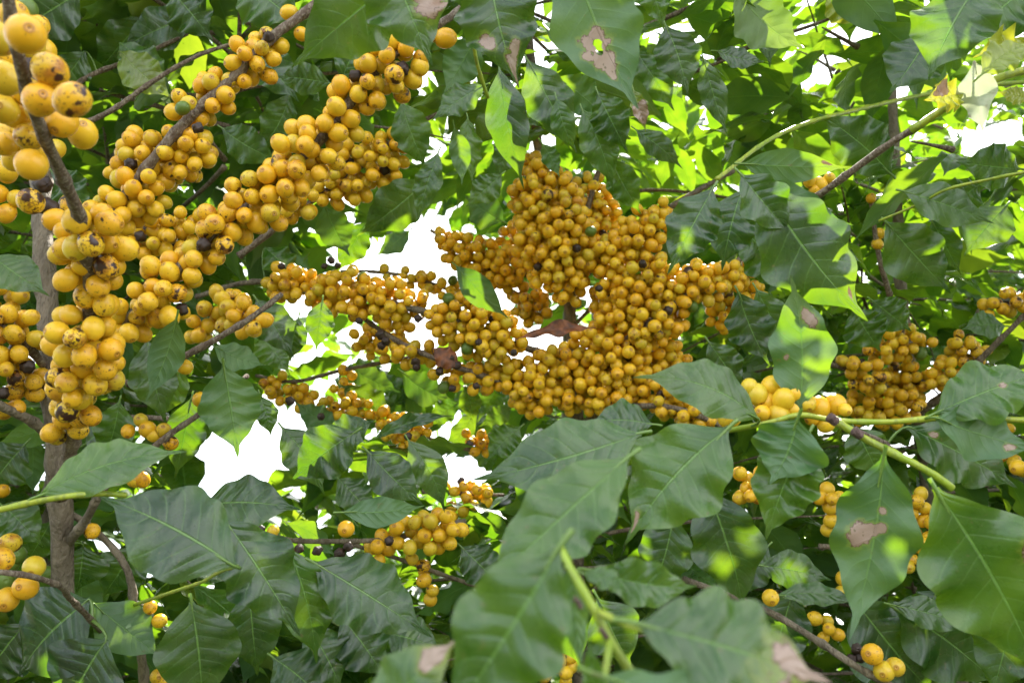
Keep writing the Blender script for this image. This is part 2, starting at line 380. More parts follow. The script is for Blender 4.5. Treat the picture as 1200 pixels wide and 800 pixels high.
# ------------------------------------------------------------------ things
THINGS = []
class Thing:
    def __init__(s, name, loc, label, cat, group=None, leafmax=100):
        e = bpy.data.objects.new(name, None); COL.objects.link(e); e.location = loc; e.empty_display_size = .1
        e['label'] = label; e['category'] = cat
        if group: e['group'] = group
        s.e = e; s.leaves = []; s.cherries = []; THINGS.append(s); s.paths = []
    def stem(s, name, pts, r0, r1, mat=None, **k):
        o = stem_obj(name, pts, r0, r1, mat or M_twig, s.e, **k)
        if name in ('branch', 'stem', 'trunk'): s.paths.append((o, smooth_path(pts, 60)))
        return o
def pxstem(T, name, pts, w0, w1, mat=None, pre=(), post=(), **k):
    """pts: (x, y, depth); w0/w1: widths in photo pixels at the ends"""
    P3 = list(pre) + [P(*p) for p in pts] + list(post)
    T.stem(name, P3, w0 / 2 * pts[0][2] / FPX, w1 / 2 * pts[-1][2] / FPX, mat, **k)
    return P3

def HL(T, bx, by, tx, ty, w, d, dd=0., side=1, roll=0., up=.35, label=None, dry=False, **k):
    """one leaf laid out by its base and tip, its width (px), its distance; side -1 shows the underside"""
    b = P(bx, by, d); t = P(tx, ty, d + dd); ax = nrm(t - b)
    tocam = nrm(CAM - (b + t) / 2); n = tocam + np.array([0, 0, up]) + rng.normal(size=3) * .06
    n = nrm(n - ax * (n @ ax)); cosf = max(.6, n @ tocam)
    a = R_(roll); n = n * math.cos(a) + np.cross(ax, n) * math.sin(a)
    wid = w * 1.05 * (d + dd / 2) / FPX / cosf
    big = w > 30; anc = None
    if T.paths:
        q = min((pp[np.linalg.norm(pp - b, axis=1).argmin()] for _, pp in T.paths), key=lambda z: np.linalg.norm(z - b))
        if .004 < np.linalg.norm(q - b) < .045 * d: anc = q
    k.setdefault('sway', rng.normal() * .025)
    if d < .66: k['wave'] = k.get('wave', .12) * 1.45
    k.setdefault('ripple', .06 if d < .66 else .035)
    g = leaf_geo(b, t, wid, n * side, anchor=anc, nu=64 if big else 30, nv=21 if big else 11, **k)
    g['label'] = label; g['dry'] = dry; g['hero'] = True
    T.leaves.append(g)

HOLE = np.array([(335, 360), (440, 292), (470, 285), (535, 288), (600, 345), (735, 335), (745, 375), (605, 480), (615, 490), (560, 575), (512, 560), (505, 500), (420, 492), (385, 530), (335, 575), (225, 585), (222, 520), (300, 480), (335, 440)])
def inpoly(x, y, poly=HOLE):
    c = False; j = len(poly) - 1
    for i in range(len(poly)):
        xi, yi = poly[i]; xj, yj = poly[j]
        if (yi > y) != (yj > y) and x < (xj - xi) * (y - yi) / (yj - yi) + xi: c = not c
        j = i
    return c
GAPS = [(1050, 105, 20), (930, 90, 18), (960, 95, 15), (1150, 460, 10), (880, 250, 8), (1180, 455, 14), (1140, 170, 16), (1190, 160, 18), (1160, 40, 8), (1190, 20, 20), (975, 50, 8), (1020, 65, 14),
        (830, 140, 10), (278, 178, 9), (700, 350, 10), (730, 350, 12), (1175, 8, 18), (150, 590, 6), (770, 145, 8), (500, 190, 8), (1095, 470, 10), (1100, 30, 8)]
SUNHOLES = [(480, 470, 1.3, .13), (560, 470, 1.3, .08), (400, 280, 1.15, .05), (312, 450, 1.03, .03), (962, 215, .70, .03), (905, 30, 1.0, .07), (150, 738, .77, .018), (1000, 100, 1.7, .22), (850, 110, 1.6, .16),
            (1150, 250, 1.6, .14), (640, 240, 1.3, .06), (500, 230, 1.2, .07), (215, 70, 1.3, .05), (730, 240, 1.3, .06), (1060, 200, 1.5, .1), (300, 60, 1.2, .05), (770, 160, 1.3, .07), (660, 30, 1.2, .06), (880, 480, 1.2, .04), (620, 60, .9, .02), (1130, 120, .6, .04), (560, 660, 1.2, .05), (430, 770, 1.1, .04), (690, 270, .95, .03)]
SH = [(P(x, y, d), rr) for x, y, d, rr in SUNHOLES]; SHC = np.array([q for q, _ in SH]); SHR = np.array([q for _, q in SH])
def allowed(pts, mind=.97):
    for p in pts:            # openings in the canopy through which the sun reaches in
        v = p - SHC; t = v @ sv; e = np.linalg.norm(v - t[:, None] * sv, axis=1)
        if ((t > .12) & (e < SHR * .5 + .02)).any(): return False
    for p in pts:
        x, y, d = proj(p)
        if d < .12: 
            if np.linalg.norm(p - CAM) < .75: return False
            continue
        if -40 < x < 1240 and -40 < y < 840:
            if d < (1.38 if 290 < x < 920 and 170 < y < 520 else 1.22 if (x > 920 and 360 < y < 520) else 1.1 if (x > 850 and y > 500) or (x < 520 and 160 < y < 420) else mind): return False
            if inpoly(x, y): return rng.random() < (.30 if 385 < x < 600 and 405 < y < 530 else .16 if 320 < x < 470 and 335 < y < 470 else .12 if 600 < x else .008)
            for gx, gy, gr in GAPS:
                if (x - gx) ** 2 + (y - gy) ** 2 < (gr * .8 + 3) ** 2: return False
        elif d < .6 and -250 < x < 1450 and -250 < y < 1050: return False
        if np.linalg.norm(p - CAM) < .55: return False
    return True

def lateral(T, P0, az, L, rise=.1, droop=.5, ll=.13, dens=.038, start=.15, mind=.97, stem=True, lo=False):
    """a plagiotropic coffee branch with opposite pairs of leaves"""
    n = 9; d = np.array([math.sin(az), math.cos(az), rise]); pts = [np.array(P0, float)]
    for i in range(n):
        d = nrm(d + np.array([0, 0, -droop / n]) + rng.normal(size=3) * .05); pts.append(pts[-1] + d * L / n)
    pts = np.array(pts)
    ok = [allowed([p], mind) for p in pts]
    m = n + 1
    for i, o in enumerate(ok):
        if not o: m = i; break
    if m >= 3 and stem: T.stem('branch', pts[:m], .0034, .0007, M_twig, ns=6, step=.02, node=.05)
    path = smooth_path(pts, max(4, int(L / dens)))
    for i, p in enumerate(path):
        f = i / len(path)
        if f < start: continue
        tan = nrm(path[min(i + 1, len(path) - 1)] - path[max(i - 1, 0)]); sd = nrm(np.cross(tan, [0, 0, 1]) + rng.normal(size=3) * .15)
        for sgn in (-1, 1):
            if rng.random() < .08: continue
            l = ll * rng.uniform(.7, 1.2) * (1 if f < .85 else .75)
            ax = nrm(sd * sgn * .9 + tan * rng.uniform(.25, .8) + np.array([0, 0, -rng.uniform(.0, 1.0)]) + rng.normal(size=3) * .12)
            tip = p + ax * l; nn = np.array([0, 0, 1.]) + rng.normal(size=3) * .35 + tan * .3
            if not allowed([p + ax * l * .15, p + ax * l * .5, tip], mind): continue
            dcam = np.linalg.norm(p - CAM)
            nu, nv = (20, 9) if dcam < 1.5 else (14, 5)
            g = leaf_geo(p + ax * .008, tip, l * rng.uniform(.34, .43), nn, nu=nu, nv=nv, arch=rng.uniform(.02, .14), fold=rng.uniform(0, .35), wave=rng.uniform(.05, .2), nw=rng.uniform(2.5, 4),
                         pet=0, yel=0 if rng.random() < .95 else rng.uniform(.1, .4))
            g['hero'] = dcam < 1.3; g['label'] = None; g['dry'] = False; T.leaves.append(g)

# blobs of fruit ---------------------------------------------------------------
def fruit(T, line, cpx=None, dia=.0168, dens=1.0, black=.035, green=.01, dmg=None, clump=.25, flat=1.0):
    """line: (x, y, radius px, depth) centres along a branch; packs cherries round it"""
    P3 = np.array([P(x, y, d) for x, y, r, d in line]); Rr = np.array([r * d / FPX for x, y, r, d in line])
    if len(line) == 1: C = P3; RR = Rr; 
    else:
        Ls = np.linalg.norm(np.diff(P3, axis=0), axis=1); cum = np.concatenate([[0], np.cumsum(Ls)]); n = max(2, int(cum[-1] / .007))
        s = np.linspace(0, cum[-1], n); C = np.stack([np.interp(s, cum, P3[:, k]) for k in range(3)], 1); RR = np.interp(s, cum, Rr)
        RR = RR * (1 + clump * .5 * (np.cos(2 * math.pi * s / .036 + rng.random() * 6) - .3))
    RR = np.maximum(RR - dia * .27, .0005)
    h = dia
    V = math.pi * (RR.mean() + dia * .2) ** 2 * ((np.linalg.norm(np.diff(C, axis=0), axis=1).sum() if len(C) > 1 else 0) + RR.mean() * 1.3)
    tries = min(int(V / dia ** 3 * 110 * dens) + 40, 12000)
    I = rng.integers(len(C), size=tries); Q = rng.normal(size=(tries, 3)); Q /= np.linalg.norm(Q, axis=1)[:, None]
    PP = C[I] + Q * (rng.random(tries) ** .38 * RR[I])[:, None]
    if GLOBAL:
        G = np.array(GLOBAL); G = G[np.linalg.norm(G - C.mean(0), axis=1) < RR.max() + dia * 2 + np.linalg.norm(C - C.mean(0), axis=1).max()]
        if len(G): m = ((PP[:, None] - G[None]) ** 2).sum(-1).min(1) > (.80 * dia) ** 2; PP, I = PP[m], I[m]
    acc = []
    while len(PP):
        p = PP[0]; acc.append((p, C[I[0]])); m = ((PP - p) ** 2).sum(1) > (dia * rng.uniform(.86, .95)) ** 2; PP, I = PP[m], I[m]
    GLOBAL.extend(p for p, _ in acc)
    for p, c in acc:
        kd = 0.; x = rng.random()
        if x < black: kd = 1.
        elif x < black + green: kd = .5
        D = np.linalg.norm(p - CAM)
        T.cherries.append(cherry_geo(p, dia / 2 * rng.uniform(.86, 1.08), (p - c) + rng.normal(size=3) * dia * .25 + 1e-6, kd, dmg if dmg is None else max(0, rng.normal(dmg, .42)), small=D > 1.35))
GLOBAL = []
def berry(T, x, y, rpx, dia=.0172, kind=0., dmg=None, d=None, ax=None):
    d = d or dia / 2 * FPX / rpx
    c = P(x, y, d); a = rng.normal(size=3) * .8 + nrm(CAM - c) * .7 if ax is None else np.array(ax, float)
    T.cherries.append(cherry_geo(c, rpx * d / FPX, a, kind, dmg))

exec_marker = 0
# ================================================================== SETTING
g = ground_material()
gv = []; n = 60
xs = np.sign(np.linspace(-1, 1, n)) * np.abs(np.linspace(-1, 1, n)) ** 3 * 250
X, Y = np.meshgrid(xs, xs, indexing='ij'); Z = .04 * np.sin(X * 1.3) * np.cos(Y * 1.1) * (np.hypot(X, Y) < 30) - .02
ground = mesh_obj('ground', np.stack([X, Y, Z], -1).reshape(-1, 3), grid_faces(n, n), g); ground['kind'] = 'structure'

# ================================================================== LEFT TREE
TL = Thing('coffee_tree', (-.42, .72, 0), 'coffee tree at the left with rough grey trunk and thick columns of yellow cherries', 'coffee tree', 'coffee trees in the grove')
trunk = [(75, 830, .80), (74, 700, .79), (70, 590, .78), (66, 520, .78), (60, 440, .78), (54, 340, .80), (47, 200, .86), (40, 50, .97)]
tp = [P(*p) for p in trunk]; foot = np.array([-.42, .72, 0]); tp = [foot, (foot + tp[0]) / 2 + np.array([.01, 0, .1])] + tp + [tp[-1] + np.array([.02, .08, .5])]
TL.stem('trunk', tp, .0125, .007, M_bark, ns=14, node=.11, jit=.10)
LT = TL
# main fruiting branch rising past the camera
pxstem(TL, 'branch', [(70, 580, .75), (90, 490, .68), (100, 430, .63), (106, 350, .60), (98, 270, .56), (72, 205, .51), (42, 135, .46), (18, 50, .42), (4, -30, .40), (-30, -140, .38)], 17, 13, M_twig)
fruit(TL, [(104, 262, 32, .56), (100, 285, 48, .585), (104, 320, 46, .60)], dia=.0164, dmg=.35, black=.07)
fruit(TL, [(112, 368, 30, .60), (100, 390, 46, .605), (100, 420, 44, .62), (98, 440, 36, .63)], dia=.0164, dmg=.35, black=.04)
fruit(TL, [(92, 455, 36, .64), (84, 475, 30, .66), (74, 495, 24, .68), (64, 512, 16, .69)], dia=.0165, dmg=.4)
for b in [(30, 40, 23), (59, 83, 20, .9), (47, 117, 20, .5), (85, 117, 21, 1.), (73, 143, 18), (97, 157, 17), (14, 172, 16), (37, 193, 18, .2), (6, 92, 19), (35, 160, 17, .9), (4, 128, 18),
          (66, 258, 14), (16, 18, 17), (-4, 45, 20), (20, 108, 15), (2, 150, 14), (52, 60, 14), (70, 110, 16), (24, 138, 15), (8, 200, 13), (64, 175, 12)]:
    berry(TL, *b[:3], dmg=b[3] if len(b) > 3 else .1)
for b in [(6, 66, 17, 1.0, 0), (50, 216, 14, 0, 1), (57, 243, 14, 0, 1), (36, 236, 15, 1.3, 0), (82, 241, 13, 1.3, 0), (14, 112, 10, 0, 1), (47, 70, 11, 0, 1)]:
    berry(TL, b[0], b[1], b[2], dmg=b[3], kind=b[4])
# upper diagonal branch
pxstem(TL, 'branch', [(92, 330, .76), (130, 257, .75), (177, 190, .74), (220, 140, .745), (267, 97, .75), (320, 43, .76), (367, 8, .77), (430, -60, .8)], 13, 10, M_twig)
for c in [[(128, 262, 30, .75), (150, 238, 36, .75), (168, 225, 36, .75)], [(178, 185, 40, .77), (205, 178, 40, .765), (225, 180, 30, .76)], [(160, 190, 28, .79), (140, 205, 20, .80)], [(225, 128, 30, .76), (245, 115, 32, .76), (262, 105, 24, .76)],
          [(280, 88, 24, .76), (297, 72, 28, .76)], [(312, 52, 20, .77), (325, 60, 18, .77)]]:
    fruit(TL, c, dia=.0150, dmg=.15)
fruit(TL, [(15, 40, 30, .47), (30, 110, 30, .49), (20, 170, 30, .53)], dia=.0160, dmg=.3)
berry(TL, 339, 15, 9.5, d=.77); berry(TL, 353, 40, 8.5, d=.77); berry(TL, 315, 44, 9, d=.74, kind=1.); berry(TL, 232, 150, 9, d=.72, kind=1.); berry(TL, 214, 127, 8.5, d=.73, kind=.5)
# lower diagonal branch with the long sleeve of fruit
pxstem(TL, 'branch', [(75, 460, .73), (110, 415, .70), (150, 375, .69), (200, 325, .685), (250, 272, .69), (300, 236, .70), (345, 195, .70), (390, 148, .70), (430, 95, .70), (480, 50, .70), (535, 15, .72), (590, -60, .75)], 12, 8, M_twig)
for c in [[(130, 392, 26, .70), (150, 375, 30, .69)], [(168, 365, 32, .69), (190, 345, 38, .685), (205, 325, 36, .685)], [(224, 300, 24, .69), (242, 283, 30, .69), (262, 268, 36, .69)],
          [(275, 262, 30, .70), (300, 240, 40, .70), (325, 215, 40, .70)], [(340, 205, 38, .70), (360, 180, 40, .70), (385, 160, 32, .70)], [(392, 150, 30, .70), (408, 120, 34, .70)],
          [(428, 105, 34, .70), (450, 85, 38, .70), (468, 70, 32, .70)], [(485, 62, 24, .70), (500, 72, 14, .70)]]:
    fruit(TL, c, dia=.0150, dmg=.32, black=.045)
for b in [(522, 45, 12), (505, 40, 10), (492, 78, 11)]: berry(TL, *b, d=.70, dmg=.1)
pxstem(TL, 'branch', [(280, 300, 1.05), (330, 262, 1.05), (380, 225, 1.05), (430, 190, 1.05), (480, 150, 1.05), (520, 130, 1.05)], 8, 5, M_twig)
fruit(TL, [(385, 222, 22, 1.05), (410, 205, 36, 1.05), (445, 185, 34, 1.05), (462, 170, 24, 1.05)], dia=.0160, dmg=.15, black=.02)
fruit(TL, [(350, 240, 25, 1.0)], dia=.0165, dmg=.2)
# shaded fruit behind the trunk
pxstem(TL, 'branch', [(60, 440, .79), (40, 415, .76), (15, 390, .74), (-40, 370, .72), (-120, 350, .7)], 10, 7, M_twig)
fruit(TL, [(-10, 375, 30, .73), (15, 392, 36, .74), (38, 400, 24, .76)], dia=.0160, dmg=.6, black=.06)
fruit(TL, [(-5, 450, 30, .74), (15, 430, 34, .74), (30, 445, 22, .76), (12, 475, 22, .75)], dia=.0160, dmg=.6)
fruit(TL, [(10, 345, 28, .86), (25, 325, 22, .88)], dia=.0165, dmg=.2)
fruit(TL, [(8, 215, 22, .74), (20, 235, 16, .74), (0, 262, 14, .74), (5, 195, 16, .74)], dia=.0165, dmg=.2)
fruit(TL, [(165, 285, 28, .95), (200, 275, 28, .95), (230, 262, 20, .95)], dia=.0165, dmg=.1)
fruit(TL, [(30, 5, 20, .60), (70, 140, 18, .62)], dia=.0165, dens=.5)
pxstem(TL, 'branch', [(66, 520, .79), (40, 495, .76), (0, 475, .73), (-60, 440, .7)], 13, 9, M_bark)
# low left branch with greenish fruit
pxstem(TL, 'branch', [(120, 740, .76), (83, 702, .68), (60, 682, .62), (20, 672, .59), (-50, 668, .58), (-130, 660, .58)], 7, 6, M_twig)
for b in [(12, 636, 12, .9, 0), (12, 660, 11, 0, .5), (40, 664, 13, .1, 0), (30, 688, 14, .2, 0), (8, 702, 14, .3, 0), (2, 655, 14, .8, 0), (20, 650, 11, 0, .5), (28, 610, 8, 0, .5), (35, 618, 8, 0, .5), (4, 680, 13, .0, .5), (55, 672, 9, 0, .5), (3, 575, 8, .1, 0)]:
    berry(TL, b[0], b[1], b[2], dmg=b[3], kind=b[4])
# lesser branches right of the trunk
pxstem(TL, 'branch', [(150, 450, .80), (217, 417, .79), (293, 373, .80), (330, 345, .83)], 9, 6, M_twig)
fruit(TL, [(225, 400, 14, .95), (240, 375, 22, .95), (262, 360, 26, .95), (285, 372, 22, .90), (303, 380, 16, .88)], dia=.0165, dmg=.3)
for b in [(217, 430, 9), (235, 468, 9.5), (246, 480, 8)]: berry(TL, *b, d=.8)
pxstem(TL, 'branch', [(140, 560, .76), (200, 508, .75), (235, 484, .77), (290, 440, .82)], 8, 5, M_twig)
for b in [(173, 503, 10), (192, 504, 9), (200, 519, 9), (180, 510, 8), (150, 505, 8), (165, 492, 8)]: berry(TL, *b, d=.76)
for b in [(157, 562, 9), (167, 562, 9), (108, 622, 9), (176, 711, 8), (187, 727, 8.5), (185, 792, 9), (194, 797, 9)]: berry(TL, *b, d=.78, dmg=.7)
pxstem(TL, 'branch', [(76, 640, .79), (100, 610, .76), (120, 575, .74), (150, 540, .74)], 12, 7, M_bark)
pxstem(TL, 'branch', [(170, 840, .80), (168, 790, .8), (158, 720, .79), (150, 670, .79), (110, 620, .79), (80, 600, .79)], 11, 7, M_bark)
pxstem(TL, 'branch', [(60, 130, 1.0), (100, 92, 1.0), (150, 72, 1.02), (220, 40, 1.05)], 7, 4, M_twig)
pxstem(TL, 'branch', [(60, 160, .95), (130, 130, .95), (180, 95, .96), (240, 62, .97), (285, 48, .98)], 7, 4, M_twig)
pxstem(TL, 'branch', [(230, 640, .72), (312, 628, .80), (345, 633, .86), (400, 634, .92), (450, 632, .95), (545, 610, 1.0)], 6, 6, M_bark)
pxstem(TL, 'branch', [(400, 634, .94), (460, 652, .96), (525, 675, .98), (600, 700, 1.0)], 5, 5, M_bark)
fruit(TL, [(408, 620, 12, .79), (412, 628, 9, .79)], dia=.0165)
fruit(TL, [(440, 645, 16, .95), (465, 630, 20, .95), (490, 618, 27, .95), (515, 620, 28, .95), (532, 620, 18, .95)], dia=.0168, dmg=.2, black=.02)
fruit(TL, [(488, 655, 12, .97), (495, 670, 14, .97), (505, 690, 13, .97), (508, 700, 10, .98)], dia=.0155)
for b in [(408, 640, 8, 0, 1), (398, 648, 9, 0, 1), (335, 640, 8, 0, 1), (456, 634, 7, 0, 1), (350, 643, 8, 0, 1), (372, 645, 8, 0, 1), (305, 620, 8, 0, 1), (336, 650, 7, .8, 0), (320, 622, 7, .5, 0)]:
    berry(TL, b[0], b[1], b[2], dmg=b[3], kind=b[4], d=.77)
pxstem(TL, 'branch', [(495, 575, 1.15), (540, 578, 1.15), (590, 580, 1.18)], 6, 4, M_twig)
fruit(TL, [(508, 568, 8, 1.15), (540, 575, 16, 1.15), (568, 577, 18, 1.15)], dia=.0158)
fruit(TL, [(535, 598, 14, 1.15), (555, 590, 12, 1.15)], dia=.0155)

# ================================================================== CENTRE TREE
TC = Thing('coffee_tree', (.09, 1.17, 0), 'coffee tree in the centre whose thin trunk forks among massed golden cherries', 'coffee tree', 'coffee trees in the grove')
tc_ = [(680, 820, 1.193), (676, 640, 1.193), (676, 520, 1.193), (674, 440, 1.186), (669, 385, 1.179), (667, 340, 1.179), (652, 280, 1.235), (632, 180, 1.321), (620, 60, 1.220)]
tp = [P(*p) for p in tc_]; foot = np.array([.09, 1.17, 0]); tp = [foot, (foot + tp[0]) / 2] + tp + [tp[-1] + np.array([0, .08, .45])]
TC.stem('trunk', tp, .0125, .006, M_bark, ns=12, node=.08, jit=.08)
D = .82
def br(T, pts, w0, w1, mat=None): pxstem(T, 'branch', pts, w0, w1, mat or M_bark)
br(TC, [(668, 345, 1.179), (690, 318, 1.136), (745, 272, 1.122), (790, 240, 1.108), (860, 200, 1.108)], 9, 5)
br(TC, [(674, 440, 1.179), (690, 430, 1.136), (725, 405, 1.093), (760, 380, 1.079), (800, 350, 1.079), (862, 308, 1.093), (900, 270, 1.136)], 9, 6, M_twig)
br(TC, [(669, 385, 1.179), (692, 362, 1.193), (720, 340, 1.221)], 5, 3)
br(TC, [(672, 430, 1.179), (640, 415, 1.136), (600, 403, 1.108), (520, 372, 1.093), (470, 358, 1.093), (400, 342, 1.122), (333, 330, 1.136), (283, 332, 1.136), (230, 348, 1.136)], 8, 6, M_bark)
br(TC, [(674, 465, 1.179), (640, 462, 1.136), (597, 450, 1.108), (510, 420, 1.093), (467, 400, 1.108), (425, 372, 1.122), (405, 358, 1.136)], 7, 5, M_twig)
br(TC, [(500, 415, 1.244), (453, 424, 1.244), (400, 434, 1.257), (343, 447, 1.257), (300, 440, 1.281)], 5, 4)
br(TC, [(640, 530, 1.278), (560, 528, 1.250), (497, 512, 1.235), (440, 490, 1.250), (385, 480, 1.278)], 6, 4)
br(TC, [(667, 340, 1.207), (690, 240, 1.207), (705, 190, 1.221), (720, 160, 1.278)], 6, 5, M_twig)
br(TC, [(655, 330, 1.179), (600, 318, 1.221), (545, 295, 1.250), (505, 270, 1.278)], 6, 4)
br(TC, [(590, 370, 1.281), (540, 345, 1.305), (455, 320, 1.318), (400, 318, 1.342)], 5, 4)
br(TC, [(676, 500, 1.179), (720, 480, 1.108), (790, 478, 1.051), (850, 500, 1.051)], 8, 6, M_twig)
fr = [
 ([(620, 188, 13, 1.164), (632, 212, 26, 1.150), (640, 240, 42, 1.136)], 1),
 ([(645, 262, 46, 1.122), (652, 285, 46, 1.122)], 1), ([(655, 305, 40, 1.122), (660, 328, 32, 1.122), (668, 342, 18, 1.122)], 1),
 ([(690, 225, 22, 1.235), (700, 255, 28, 1.235), (700, 285, 28, 1.235)], 1), ([(600, 270, 20, 1.250), (610, 290, 22, 1.250)], 1),
 ([(520, 280, 12, 1.250), (545, 298, 24, 1.235), (575, 308, 25, 1.221), (605, 318, 24, 1.207)], 1),
 ([(452, 320, 9, 1.318), (490, 328, 14, 1.318), (540, 346, 16, 1.293)], 1),
 ([(325, 335, 20, 1.122), (345, 332, 26, 1.122), (370, 340, 20, 1.122)], 1), ([(385, 345, 24, 1.122), (410, 340, 30, 1.108), (440, 352, 24, 1.108)], 1), ([(460, 355, 28, 1.108), (480, 362, 18, 1.108), (495, 350, 16, 1.122)], 1),
 ([(515, 368, 22, 1.093), (540, 378, 32, 1.093), (560, 385, 36, 1.093)], 1), ([(575, 392, 36, 1.093), (590, 405, 30, 1.108)], 1),
 ([(610, 352, 20, 1.221), (635, 368, 22, 1.221), (600, 335, 12, 1.235)], 1),
 ([(698, 312, 20, 1.108), (718, 298, 30, 1.108), (740, 285, 30, 1.108), (765, 262, 26, 1.108), (775, 245, 16, 1.108)], 1),
 ([(712, 350, 24, 1.136), (735, 340, 36, 1.108), (765, 330, 36, 1.093), (790, 335, 26, 1.093)], 1),
 ([(720, 378, 28, 1.108), (745, 375, 34, 1.086), (775, 378, 32, 1.086), (790, 372, 22, 1.093)], 1),
 ([(800, 345, 24, 1.079), (830, 328, 26, 1.079), (855, 325, 20, 1.093), (880, 318, 12, 1.108)], 1),
 ([(600, 440, 22, 1.108), (622, 455, 32, 1.108), (645, 448, 30, 1.122)], 1), ([(645, 420, 26, 1.108), (660, 440, 30, 1.108), (668, 460, 24, 1.108)], 1),
 ([(690, 402, 24, 1.122), (710, 412, 36, 1.093), (725, 435, 36, 1.093)], 1), ([(700, 455, 28, 1.093), (720, 465, 26, 1.093), (690, 470, 20, 1.093)], 1),
 ([(745, 415, 30, 1.122), (770, 415, 28, 1.122), (790, 428, 18, 1.136)], 1), ([(745, 450, 22, 1.108), (770, 465, 24, 1.079), (800, 478, 24, 1.065), (835, 488, 20, 1.065)], 1),
 ([(545, 432, 14, 1.108), (565, 442, 20, 1.108), (585, 452, 16, 1.108)], 1), ([(455, 410, 16, 1.122), (480, 415, 20, 1.108), (500, 412, 14, 1.108)], 1), ([(510, 430, 16, 1.108), (528, 445, 16, 1.108), (535, 460, 10, 1.108)], 1),
 ([(420, 395, 17, 1.220), (435, 402, 20, 1.220), (470, 388, 17, 1.220)], 0),
 ([(312, 447, 14, 1.257), (330, 457, 20, 1.257), (352, 465, 17, 1.257)], 0), ([(385, 472, 17, 1.257), (395, 487, 13, 1.257), (405, 440, 13, 1.257)], 0),
 ([(415, 484, 21, 1.235), (428, 485, 17, 1.235)], 0), ([(450, 490, 21, 1.235), (462, 498, 19, 1.235)], 0), ([(478, 512, 21, 1.235), (492, 500, 17, 1.235)], 0), ([(552, 512, 17, 1.250), (562, 520, 15, 1.250)], 0),
 ([(845, 372, 19, 1.136), (862, 360, 25, 1.136), (885, 345, 17, 1.136)], 0),
]
for line, full in fr: fruit(TC, line, dia=.0156, dmg=.12, black=.012, clump=.38, dens=1.6)
for b in [(702, 338, 7), (490, 373, 8), (452, 400, 9), (446, 392, 9), (447, 405, 8), (487, 424, 9), (488, 430, 8), (561, 401, 7), (602, 413, 7), (783, 364, 9), (558, 452, 7), (536, 428, 8), (515, 435, 8), (530, 455, 7), (530, 420, 7), (330, 312, 7), (388, 305, 7), (396, 311, 6), (380, 312, 6), (421, 376, 7), (550, 520, 7), (525, 525, 6), (478, 511, 8), (340, 470, 9), (376, 488, 7), (322, 368, 8)]:
    berry(TC, b[0], b[1], b[2] * .85, d=1.06, kind=1.)
# small pocket of dry leaves caught by the trunk
HL(TC, 692, 384, 602, 399, 20, 1.06, roll=10, dry=True, label='brown dried leaf curled across the trunk', fold=.5, wave=.35, nw=2.5, curl=.3, twist=.4)
HL(TC, 508, 408, 542, 432, 26, 1.06, dry=True, label='small dark brown dried leaf', fold=.3, wave=.2, curl=.5)

br(TC, [(590, 735, .98), (610, 748, .98), (650, 770, .98), (700, 800, 1.0), (760, 830, 1.05)], 8, 6, M_twig)
fruit(TC, [(598, 775, 14, .96), (615, 788, 20, .96), (640, 780, 20, .96), (665, 785, 16, .96)], dia=.0165)
for b in [(627, 762, 8), (668, 770, 8)]: berry(TC, *b, d=.96)
# ================================================================== RIGHT BACKGROUND TREE
TR = Thing('coffee_tree', (.66, 1.3, 0), 'out of focus coffee tree at the right with rusty yellow fruit deep in shade', 'coffee tree', 'coffee trees in the grove')
foot = np.array([.66, 1.3, 0]); TR.stem('trunk', [foot, foot + [.0, -.02, .7], P(1085, 560, 1.25), P(1075, 480, 1.24), P(1060, 380, 1.24), P(1050, 200, 1.3), P(1040, 0, 1.4)], .015, .006, M_bark, ns=10)
br(TR, [(1075, 480, 1.24), (1030, 450, 1.2), (985, 430, 1.17), (930, 420, 1.15)], 9, 5, M_twig)
br(TR, [(1070, 490, 1.24), (1120, 450, 1.2), (1170, 400, 1.17), (1230, 340, 1.15)], 9, 5, M_twig)
br(TR, [(1062, 400, 1.24), (1030, 300, 1.2), (1020, 230, 1.2)], 7, 5, M_twig)
for c in [[(998, 430, 18, 1.16), (1018, 440, 24, 1.17)], [(1030, 408, 22, 1.18), (1060, 402, 24, 1.18), (1082, 400, 16, 1.18)], [(1005, 475, 22, 1.2), (1035, 480, 26, 1.2), (1060, 475, 26, 1.2)], [(1050, 440, 24, 1.22), (1070, 455, 20, 1.22)],
          [(1100, 445, 22, 1.2), (1120, 430, 20, 1.2)], [(1120, 405, 18, 1.2), (1145, 412, 20, 1.2)], [(1160, 360, 16, 1.17), (1195, 350, 20, 1.16)], [(1025, 285, 12, 1.2), (1035, 275, 8, 1.2)], [(1022, 235, 10, 1.2)], [(955, 415, 12, 1.16), (965, 400, 10, 1.16)],
          [(1170, 500, 14, 1.2), (1190, 545, 14, 1.15)], [(1040, 375, 14, 1.25)]]:
    fruit(TR, c, dia=.0165, dmg=.3, black=.02)
br(TR, [(960, 640, 1.02), (1040, 640, 1.02), (1090, 640, 1.0), (1140, 700, 1.0)], 6, 4, M_twig)
for c in [[(1078, 592, 17, 1.0), (1088, 608, 21, 1.0)], [(1085, 630, 23, 1.0), (1098, 650, 25, 1.0)], [(1105, 665, 19, 1.0)], [(1122, 680, 17, 1.0), (1138, 690, 15, 1.0)], [(1062, 660, 15, 1.0)], [(985, 688, 15, 1.0), (993, 692, 13, 1.0)],
          [(975, 605, 13, .95), (985, 585, 17, .95), (965, 580, 15, .95)], [(955, 725, 15, .98), (970, 735, 17, .98)], [(872, 560, 20, .96), (882, 570, 25, .96), (890, 580, 19, .96)], [(960, 545, 13, .96)], [(966, 622, 13, .96)], [(1188, 548, 14, .9)]]:
    fruit(TR, c, dia=.0162, dmg=.2, black=.03)

